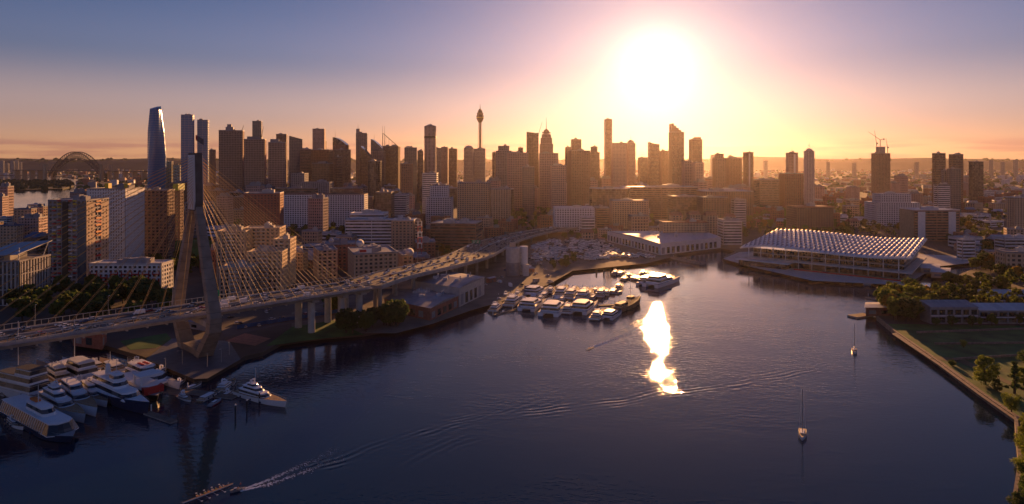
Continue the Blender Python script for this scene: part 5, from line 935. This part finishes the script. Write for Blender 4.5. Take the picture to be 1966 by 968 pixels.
for i, (a, b_, c_, d_, l) in enumerate(((48, 748, 20, 728, 'white cruiser berthed behind the charter vessel'), (66, 742, 44, 720, 'white sport yacht behind the long white yacht'), (212, 760, 236, 782, 'slim white launch between the explorer and the tour boat'), (140, 738, 172, 760, 'white cruiser tucked behind the teak flybridge yacht'), (338, 742, 356, 730, 'small white runabout at the plaza corner'), (300, 722, 330, 706, 'white cruiser berthed against the plaza wall'), (430, 762, 450, 750, 'small tender beside the flybridge cruiser'), (270, 706, 246, 694, 'small white cruiser on the inner walkway'), (14, 760, -10, 750, 'white tender beside the charter vessel'), (196, 728, 176, 716, 'white launch between the catamaran and the inner cruisers'), (226, 738, 206, 724, 'white day cruiser behind the explorer yacht'), (292, 742, 312, 754, 'slim white tender beside the party catamaran'), (20, 806, 44, 826, 'small white launch tied alongside the glass cruise boat'), (344, 762, 366, 772, 'white speedboat at the small pontoon end'))): yacht(l, (a, b_), (c_, d_), .28, 1 + i % 2)
# the middle marina: charter boats side by side, bows toward the sun or away
MID = [(945, 600, 962, 586, 'y', 'small white cruiser with tall flybridge at the outer float'), (975, 590, 1000, 572, 'y', 'white motor cruiser closest to the warehouse'), (1003, 594, 1018, 578, 'y', 'white cruiser wedged between two charter boats'), (1010, 598, 1036, 580, 'c', 'white two deck charter catamaran with open stern'), (1052, 608, 1076, 586, 'c', 'tall white charter catamaran with three decks'),
       (1085, 604, 1100, 588, 'y', 'dark windowed launch between charter boats'), (1108, 604, 1134, 584, 'c', 'pale charter boat with buff canopy'), (1072, 572, 1088, 556, 'y', 'white cruiser in the second row by the gap'), (1090, 576, 1110, 560, 'y', 'white flybridge cruiser in the second row'), (1112, 580, 1136, 562, 'y', 'low sleek cruiser in the second row'), (1015, 570, 1042, 556, 'c', 'broad work catamaran in the second row'), (1148, 572, 1166, 560, 'y', 'squat cruiser beside the sailing boats'), (1140, 616, 1158, 600, 'y', 'narrow white launch at the outer corner'), (1164, 614, 1184, 600, 'c', 'white catamaran at the outer corner')]
for a, b_, c_, d_, kd, l in MID:
    if kd == 'y': yacht(l, (a, b_), (c_, d_), .3, 2)
    else: cat_ferry(l, (a, b_), (c_, d_), .4)
q = random.Random(33)
for i in range(22): a, b_ = 955 + 11 * i + q.uniform(-3, 3), 574 - .06 * 11 * i + q.uniform(-10, 14); yacht('small white cruiser packed into the charter marina', (a, b_ + 5), (a + 9, b_ - 4), .3, 1 + (i % 2), group='small cruisers in the charter marina')
pontoon('outer pontoon of the charter marina', (950, 606), (1010, 590), 3); pontoon('marina pontoon between the two rows of charter boats', (985, 596), (1190, 586), 3, piles=True); pontoon('inner pontoon by the sheltered boats', (960, 572), (1090, 548), 3)
p, rz, L = at2((1182, 600), (1228, 582)); w_ = boat('timber_ship', 'old dark timber sailing ship with deckhouses and bare mast', p, rz, L, L * .24, L * .08, [(-.4, -.1, .6, 2.6, .1, 'teak'), (.05, .2, .5, 2.2, .1, 'teak')], 'wood', 'wood', rise=.7, arch=False, mast=(.1, 22, 3))
def sailboat(label, s0, s1, mastz, L=None):
    p, rz, l_ = at2(s0, s1); L = L or l_; t = boat('sailing_yacht', label, p, rz, L, L * .3, 1.1, [(-.2, .18, .55, .6, .4)], arch=False, cat='boat'); MB().tube((.08 * L, 0, 1), (.08 * L, 0, mastz), .17, .11, 6).build('mast', 'steel', t); MB().tube((.08 * L, 0, 2.4), (-.4 * L, 0, 2.3), .16, n=6).build('boom', 'white', t)
    for y in (-1, 1): MB().tube((.08 * L, 0, mastz * .97), (.05 * L, y * L * .13, 1.1), .02, n=3).build('shroud', 'steel', t)
    MB().tube((.08 * L, 0, mastz * .97), (.5 * L, 0, 1.5), .02, n=3).build('forestay', 'steel', t)
sailboat('white sailing yacht at anchor with dark bimini near the sea wall bend', (1541, 826), (1540, 848), 20, 11); sailboat('small white sailing yacht off the boat ramp building', (1638, 668), (1643, 684), 17, 10); sailboat('tall masted sailing boat by the timber ship', (1150, 562), (1166, 556), 18, 13); sailboat('second sailing boat beside the timber ship', (1182, 566), (1196, 560), 18, 13)
cat_ferry('big white two deck catamaran ferry lying off the inner moorings', (1248, 552), (1292, 538), .36); cat_ferry('smaller catamaran berthed beside the big ferry', (1232, 549), (1262, 538), .34)
q = random.Random(4)
for i in range(13): a, b_ = 1178 + 8.5 * i + q.uniform(-2, 2), 525 + q.uniform(0, 12) + (6 if i > 6 else 0); yacht('small dark cruiser on the inner moorings', (a, b_ + 3), (a + 12, b_ - 3), .32, 1 + (i % 3 == 0), q.choice(['gloss_white', 'navy', 'gloss_white', 'grey']), group='small cruisers on the inner moorings')
for i in range(3): a = G(1145 + 14 * i, 526, 0); t = thing('mooring_dolphin', 'cluster of dark mooring piles before the inner moorings', 'pile', (a.x, a.y, 0), 0, 'mooring dolphins'); [MB().tube((x, 0, -2), (x * .5, 0, 4), .3, n=6).build('pile', 'wood', t) for x in (-.7, 0, .7)]
pontoon('old timber pier reaching out from the market shed', (1288, 496), (1350, 508), 7, 2.2, 'pier')
# boats stored ashore
def dry_boat(m):
    t = thing('stored_boat', 'd', 'boat', (0, 0, -500)); h_ = hull(9, 3, 1.2, .4); h_.v = [(x, y, z + 1.5) for x, y, z in h_.v]; h_.build('hull', [m, 'grey'], t); tier(t, 9, -.25, .2, 2.2, 2.65, 1.3, .8); MB().bx(-2.5, -2.2, -1.2, 1.2, 0, 1.2).bx(2, 2.3, -1, 1, 0, 1.2).build('cradle', 'dark_steel', t); return t
DRY = [dry_boat('gloss_white'), dry_boat('navy')]
for i in range(420):
    p = G(q.uniform(1025, 1255), q.uniform(464, 502))
    if not inpoly(p.x, p.y, LAND) or not free(p.x - 4, p.x + 4, p.y - 3, p.y + 3, -2.6): continue
    OCC.append((p.x - 4, p.x + 4, p.y - 2, p.y + 2)); k = 0 if q.random() < .85 else 1; put(DRY[k], (p.x, p.y, 2.55), q.choice([.2, .2, 1.8]) + q.uniform(-.2, .2), ('white', 'navy blue')[k] + ' motorboat stored ashore in the boatyard', ('white' if k == 0 else 'navy') + ' boats stored ashore', (1, 1, 1))
# ------------------------------------------------------------------ right bank
def terrace(px0, px1, yt, yb, n_, label, roofm):
    a, b_ = G(px0, yb), G(px1, yb); wd = (b_.x - a.x) / n_; h = ZY(yt, a.y) - 2.5
    for i in range(n_):
        t = thing('terrace_house', label, 'house', (a.x + wd * (i + .5), a.y + 6 + (b_.y - a.y) * i / n_, 2.5), 0, 'row of ' + label); MB().bx(-wd / 2 + .15, wd / 2 - .15, -6, 6, -.5, h).build('wall', 'grey', t); OCC.append((a.x, b_.x, a.y, a.y + 12))
        MB().add([(-wd / 2, -7, h + .2), (wd / 2, -7, h + .2), (wd / 2, 6.5, h + 2.6), (-wd / 2, 6.5, h + 2.6), (-wd / 2, -7, h - .05), (wd / 2, -7, h - .05), (wd / 2, 6.5, h - .05), (-wd / 2, 6.5, h - .05)], [(0, 1, 2, 3), (4, 5, 1, 0), (5, 6, 2, 1), (6, 7, 3, 2), (7, 4, 0, 3)]).build('roof', roofm, t)
        for z in (1, h * .55): MB().bx(-wd / 2 + .8, wd / 2 - .8, -6.1, -5.95, z, z + h * .3).build('window', 'glass_near', t)
        MB().bx(-wd / 2 + .3, wd / 2 - .3, -7.6, -6.05, h * .48, h * .48 + .25).build('balcony', 'white', t)
terrace(1786, 1878, 590, 622, 6, 'waterside townhouse with grey skillion roof', 'roof_grey'); terrace(1880, 1990, 596, 622, 6, 'townhouse with white balcony beyond the skillion row', 'roof_white'); terrace(1898, 1990, 568, 586, 6, 'upper townhouse with pale roof above the row', 'roof_white')
shed('club_house', 'low white roofed club house in the trees above the inlet', [(1858, 556), (1922, 558), (1918, 544), (1862, 544)], 5, 'roof_white', 'cream', .8); shed('boat_ramp_house', 'long flat roofed boat house on piles at the ramp', [(1662, 606), (1716, 606), (1712, 596), (1664, 596)], 6, 'roof_white', 'brick', .5)
pontoon('timber boat ramp landing beside the boat house', (1636, 610), (1666, 606), 8, 1.2, 'landing', piles=False); pontoon('narrow jetty with posts off the wooded point', (1664, 572), (1712, 582), 3, 1.2, 'jetty')
for i, (a, b_) in enumerate(((1768, 524), (1788, 532))): shed('floating_boathouse', ('cream floating boathouse with white roof beside the market quay', 'second floating boathouse at the inlet mouth')[i], [(a, b_), (a + 34, b_ + 2), (a + 36, b_ - 8), (a + 2, b_ - 9)], 5, 'roof_white', 'cream', .8)
wp = [(1684, 615), (1720, 645), (1800, 702), (1880, 762), (1950, 812), (1958, 900), (1940, 1020)]
t = thing('sea_wall', 'stone sea wall with coping along the park foreshore', 'wall', (0, 0, 0))
for (a, b_), (c_, d_) in zip(wp, wp[1:]):
    p, q_ = G(a, b_, 0), G(c_, d_, 0); d = (q_ - p); L = d.length; d.normalize(); nn = Vector((-d.y, d.x, 0)) * .5; k = 0.
    while k < L:
        e = min(L, k + 3.8); s_, f_ = p + d * k, p + d * e; MB().prism([(s_.x - nn.x, s_.y - nn.y), (f_.x - nn.x, f_.y - nn.y), (f_.x + nn.x * 1.4, f_.y + nn.y * 1.4), (s_.x + nn.x * 1.4, s_.y + nn.y * 1.4)], -1, 2.95).build('coping_stone', 'stone_wall', t); k += 4
for i, (a, b_, c_, d_) in enumerate(((1760, 640, 1990, 632), (1795, 662, 1990, 660), (1830, 692, 1990, 682))):
    p, q_ = G(a, b_), G(c_, d_); d = (q_ - p); L = d.length; t = thing('retaining_wall', ('upper', 'middle', 'lower')[i] + ' retaining wall of the terraced lawn', 'wall', (p.x, p.y, 2.5), math.atan2(d.y, d.x)); MB().bx(0, L, -.25, .25, -.3, 1.1).build('wall_face', 'stone_wall', t); MB().bx(-.1, L, -.35, .35, 1.1, 1.3).build('coping', 'stone_wall', t)
# small sheds in the works yard
q = random.Random(14)
for i in range(34):
    px, py = q.choice([(q.uniform(935, 1060), q.uniform(512, 556)), (q.uniform(1000, 1180), q.uniform(458, 470)), (q.uniform(690, 740), q.uniform(600, 625)), (q.uniform(930, 1040), q.uniform(488, 512))]); p = G(px, py)
    if not inpoly(p.x, p.y, LAND) or not free(p.x - 5, p.x + 5, p.y - 4, p.y + 4, 0): continue
    OCC.append((p.x - 4, p.x + 4, p.y - 3, p.y + 3)); k = q.choice(['white', 'grey', 'brick']); a, b_, h = q.uniform(2.5, 5), q.uniform(2, 3.5), q.uniform(2.6, 4.5)
    t = thing('site_shed', {'white': 'white', 'grey': 'grey', 'brick': 'rust coloured'}[k] + ' site shed in the works yard', 'shed', (p.x, p.y, 2.55), q.choice([.3, .9]), k + ' site sheds'); MB().bx(-a, a, -b_, b_, -.2, h).build('wall', k, t)
    MB().add([(-a - .3, -b_ - .3, h), (a + .3, -b_ - .3, h), (a + .3, b_ + .3, h), (-a - .3, b_ + .3, h), (-a - .3, 0, h + .9), (a + .3, 0, h + .9)], [(0, 1, 5, 4), (2, 3, 4, 5), (1, 2, 5), (3, 0, 4), (3, 2, 1, 0)]).build('roof', q.choice(['roof_white', 'roof_metal', 'terracotta']), t); MB().bx(-.6, .6, -b_ - .06, -b_ - .0, 0, 2.1).build('door', 'dark_grey', t)
# odds and ends in the yards: stacked containers and blue hoarding
q = random.Random(9)
for i in range(16):
    p = G(*q.choice([(q.uniform(940, 1040), q.uniform(538, 556)), (q.uniform(1010, 1180), q.uniform(462, 470)), (q.uniform(930, 970), q.uniform(505, 545))]))
    if not free(p.x - 4, p.x + 4, p.y - 3, p.y + 3, 0): continue
    c_ = q.choice(['white', 'brick', 'blue_tarp', 'grey']); OCC.append((p.x - 4, p.x + 4, p.y - 2, p.y + 2)); t = thing('shipping_container', {'white': 'white', 'brick': 'rust red', 'blue_tarp': 'blue', 'grey': 'grey'}[c_] + ' shipping container in the works yard', 'container', (p.x, p.y, 2.55), q.choice([.3, 1.8]), c_ + ' containers'); MB().bx(-3, 3, -1.2, 1.2, 0, 2.6).build('box', c_, t)
    rb = MB()
    for k in range(14): rb.bx(-2.9 + .42 * k, -2.75 + .42 * k, -1.26, 1.26, .15, 2.5)
    rb.build('ribs', c_, t, kind='stuff')
p, q_ = G(455, 632), G(665, 598); d = q_ - p; t = thing('hoarding', 'blue site hoarding along the yard below the viaduct', 'fence', (p.x, p.y, 2.5), math.atan2(d.y, d.x)); 
for k in range(int(d.length / 3)): MB().bx(3 * k + .03, 3 * k + 2.97, -.06, .06, 0, 2.6).build('panel', 'blue_tarp', t)
# ------------------------------------------------------------------ rowers and launch
def person_mesh(seated=True, shirt='white'):
    me = bpy.data.meshes.new('person'); J = {'pel': (0, 0, .12, .15), 'chest': (-.12, 0, .5, .17), 'neck': (-.13, 0, .68, .07), 'head': (-.12, 0, .84, .11), 'crown': (-.12, 0, .93, .07)}
    vs = [J[k] for k in ('pel', 'chest', 'neck', 'head', 'crown')]; ed = [(0, 1), (1, 2), (2, 3), (3, 4)]
    for s_ in (-1, 1):
        o = len(vs); vs += [(-.12, s_ * .2, .58, .075), (.12, s_ * .22, .42, .055), (.4, s_ * .14, .4, .045), (.5, s_ * .13, .4, .04)]; ed += [(1, o), (o, o + 1), (o + 1, o + 2), (o + 2, o + 3)]
        o = len(vs)
        vs += [(.08, s_ * .11, .1, .1), (.42, s_ * .12, .34, .075), (.72, s_ * .1, .05, .055), (.82, s_ * .1, .08, .045)] if seated else [(0, s_ * .1, -.05, .11), (.02, s_ * .11, -.42, .075), (0, s_ * .11, -.8, .055), (.12, s_ * .11, -.84, .045)]
        ed += [(0, o), (o, o + 1), (o + 1, o + 2), (o + 2, o + 3)]
    me.from_pydata([v[:3] for v in vs], ed, []); o = bpy.data.objects.new('person', me); C.objects.link(o); o.modifiers.new('skin', 'SKIN'); o.modifiers.new('sub', 'SUBSURF').levels = 1
    for v, d in zip(vs, me.skin_vertices[0].data): d.radius = (v[3], v[3])
    me.skin_vertices[0].data[0].use_root = True; bpy.context.view_layer.update(); ev = o.evaluated_get(bpy.context.evaluated_depsgraph_get()); out = bpy.data.meshes.new_from_object(ev); bpy.data.objects.remove(o)
    for m_ in ('skin', shirt, 'navy'): out.materials.append(M[m_])
    for p in out.polygons: z, x = p.center.z, p.center.x; p.material_index = 1 if .2 < z < .66 and x < .12 else 2 if (z <= .2 and x < .35) or (z < .2 and not seated) else 0; p.use_smooth = True
    return out
PM = [person_mesh(True, c_) for c_ in ('white', 'orange', 'lime')]; PS = person_mesh(False, 'red')
a, b_ = G(436, 934, 0), G(364, 962, 0); d = b_ - a; L = 17.5; rz = math.atan2(d.y, d.x); c_ = (a + b_) / 2
t = thing('rowing_eight', 'long white rowing shell with eight oars out on the bay', 'rowing boat', (c_.x, c_.y, 0), rz); h_ = hull(L, .75, .32, .25, .5, 16, .15); h_.build('hull', ['gloss_white', 'teak'], t); h2 = MB(); h2.v = [(-x, y, z) for x, y, z in h_.v]
for k in range(8):
    x = -5.2 + 1.35 * k; s_ = 1 if k % 2 else -1; o_ = MB().tube((x + .5, s_ * .2, .6), (x - .1, s_ * 3.5, .15), .035, n=4).build('oar', 'white', t); MB().bx(x - .45, x + .15, s_ * 3.45 - .12, s_ * 3.45 + .45 - .12, .12, .17).build('blade', 'white', o_)
    pz = Matrix.Rotation(rz, 3, 'Z') @ Vector((x, 0, 0)); p = bpy.data.objects.new('person', PM[k % 3]); C.objects.link(p); p.location = (c_.x + pz.x, c_.y + pz.y, .42); p.rotation_euler = (0, 0, rz + math.pi); tag(p, f"rower in {('white', 'orange', 'lime green')[k % 3]} top bent over an oar in the racing shell", 'person', f'rowers in {("white", "orange", "lime")[k % 3]}')
pz = Matrix.Rotation(rz, 3, 'Z') @ Vector((-7, 0, 0)); p = bpy.data.objects.new('person', PM[0]); C.objects.link(p); p.location = (c_.x + pz.x, c_.y + pz.y, .4); p.rotation_euler = (0, 0, rz); tag(p, 'cox sitting in the stern of the racing shell facing the rowers', 'person')
p, r2, l_ = at2((464, 940), (442, 947)); cl = boat('coach_launch', 'small grey coaching launch speeding behind the rowing shell', p, r2, l_, l_ * .38, .7, [(-.05, .2, .4, .5, .5)], 'grey', 'grey', arch=False, rails=False, rise=.5)
for k, (dx, pm_) in enumerate(((-.6, PM[1]), (-1.6, PS))): pz = Matrix.Rotation(r2, 3, 'Z') @ Vector((dx, .3 * (-1) ** k, 0)); o = bpy.data.objects.new('person', pm_); C.objects.link(o); o.location = (p[0] + pz.x, p[1] + pz.y, .75 if k == 0 else 1.55); o.rotation_euler = (0, 0, r2); tag(o, ('coach in orange seated in the launch', 'helper in red standing at the launch stern')[k], 'person')
p, r2, l_ = at2((1138, 668), (1128, 672)); t = thing('rowing_scull', 'small double scull rowing across the glitter', 'rowing boat', (p[0], p[1], 0), r2); hull(9, .6, .3, .25, .5, 14, .12).build('hull', ['gloss_white', 'teak'], t)
for k in range(2):
    for s_ in (-1, 1): MB().tube((-1 + 2 * k, s_ * .2, .5), (-1.2 + 2 * k, s_ * 2.8, .12), .035, n=4).build('oar', 'white', t)
    pz = Matrix.Rotation(r2, 3, 'Z') @ Vector((-.8 + 2 * k, 0, 0)); o = bpy.data.objects.new('person', PM[k]); C.objects.link(o); o.location = (p[0] + pz.x, p[1] + pz.y, .42); o.rotation_euler = (0, 0, r2 + math.pi); tag(o, ('sculler in white in the double scull', 'sculler in orange in the double scull')[k], 'person')
# foam left by the launch and the scull
def foam(name, pts, wd, n_, size, seed, label):
    g = np.random.default_rng(seed); P_ = [G(*p, 0) for p in pts]; mb = MB()
    for _ in range(n_):
        f = g.random() ** 1.5; k = f * (len(P_) - 1); i = int(k); p = P_[i].lerp(P_[i + 1], k - i); d = (P_[i + 1] - P_[i]).normalized(); w_ = wd * (.15 + f); edge = g.normal() * .25 + g.choice([-1, 1]) * .75
        c = p + Vector((-d.y, d.x, 0)) * edge * w_; r = size * g.uniform(.3, 1) * (1.15 - f); a0 = g.random() * 6.28
        mb.add([(c.x + r * (1 + .5 * g.random()) * math.cos(a0 + a), c.y + r * math.sin(a0 + a), .02) for a in (0, 1.2, 2.5, 3.7, 5)] + [(c.x, c.y, .03 + r * .35)], [(i_, (i_ + 1) % 5, 5) for i_ in range(5)])
    o = mb.build(name, 'foam'); o['kind'] = 'stuff'; o['label'] = label; o['category'] = 'foam'
foam('wake_foam', [(462, 942), (520, 925), (590, 897), (660, 868)], 4.5, 1100, .34, 1, 'broken white foam trailing behind the coaching launch'); foam('scull_foam', [(1138, 667), (1190, 648), (1260, 622)], 3, 700, .5, 2, 'thin line of broken water behind the double scull')
# ------------------------------------------------------------------ air
for o in [o for o in sc.objects if o.parent is None and o.location.z < -400]:
    for ch in list(o.children): bpy.data.objects.remove(ch)
    bpy.data.objects.remove(o)
hz = MB().bx(-9990, 9990, -690, 9690, -4, 345).build('haze', []); hz['kind'] = 'stuff'; hz['label'] = 'thin golden morning haze over the whole bay and city'; hz['category'] = 'haze'
m = bpy.data.materials.new('haze'); m.use_nodes = True; n = m.node_tree; n.nodes.remove(n.nodes['Principled BSDF']); pv = n.nodes.new('ShaderNodeVolumePrincipled'); pv.inputs['Density'].default_value = 1.2e-5; pv.inputs['Anisotropy'].default_value = .82; pv.inputs['Color'].default_value = (.95, .84, .84, 1)
n.links.new(pv.outputs[0], n.nodes['Material Output'].inputs['Volume']); hz.data.materials.append(m)
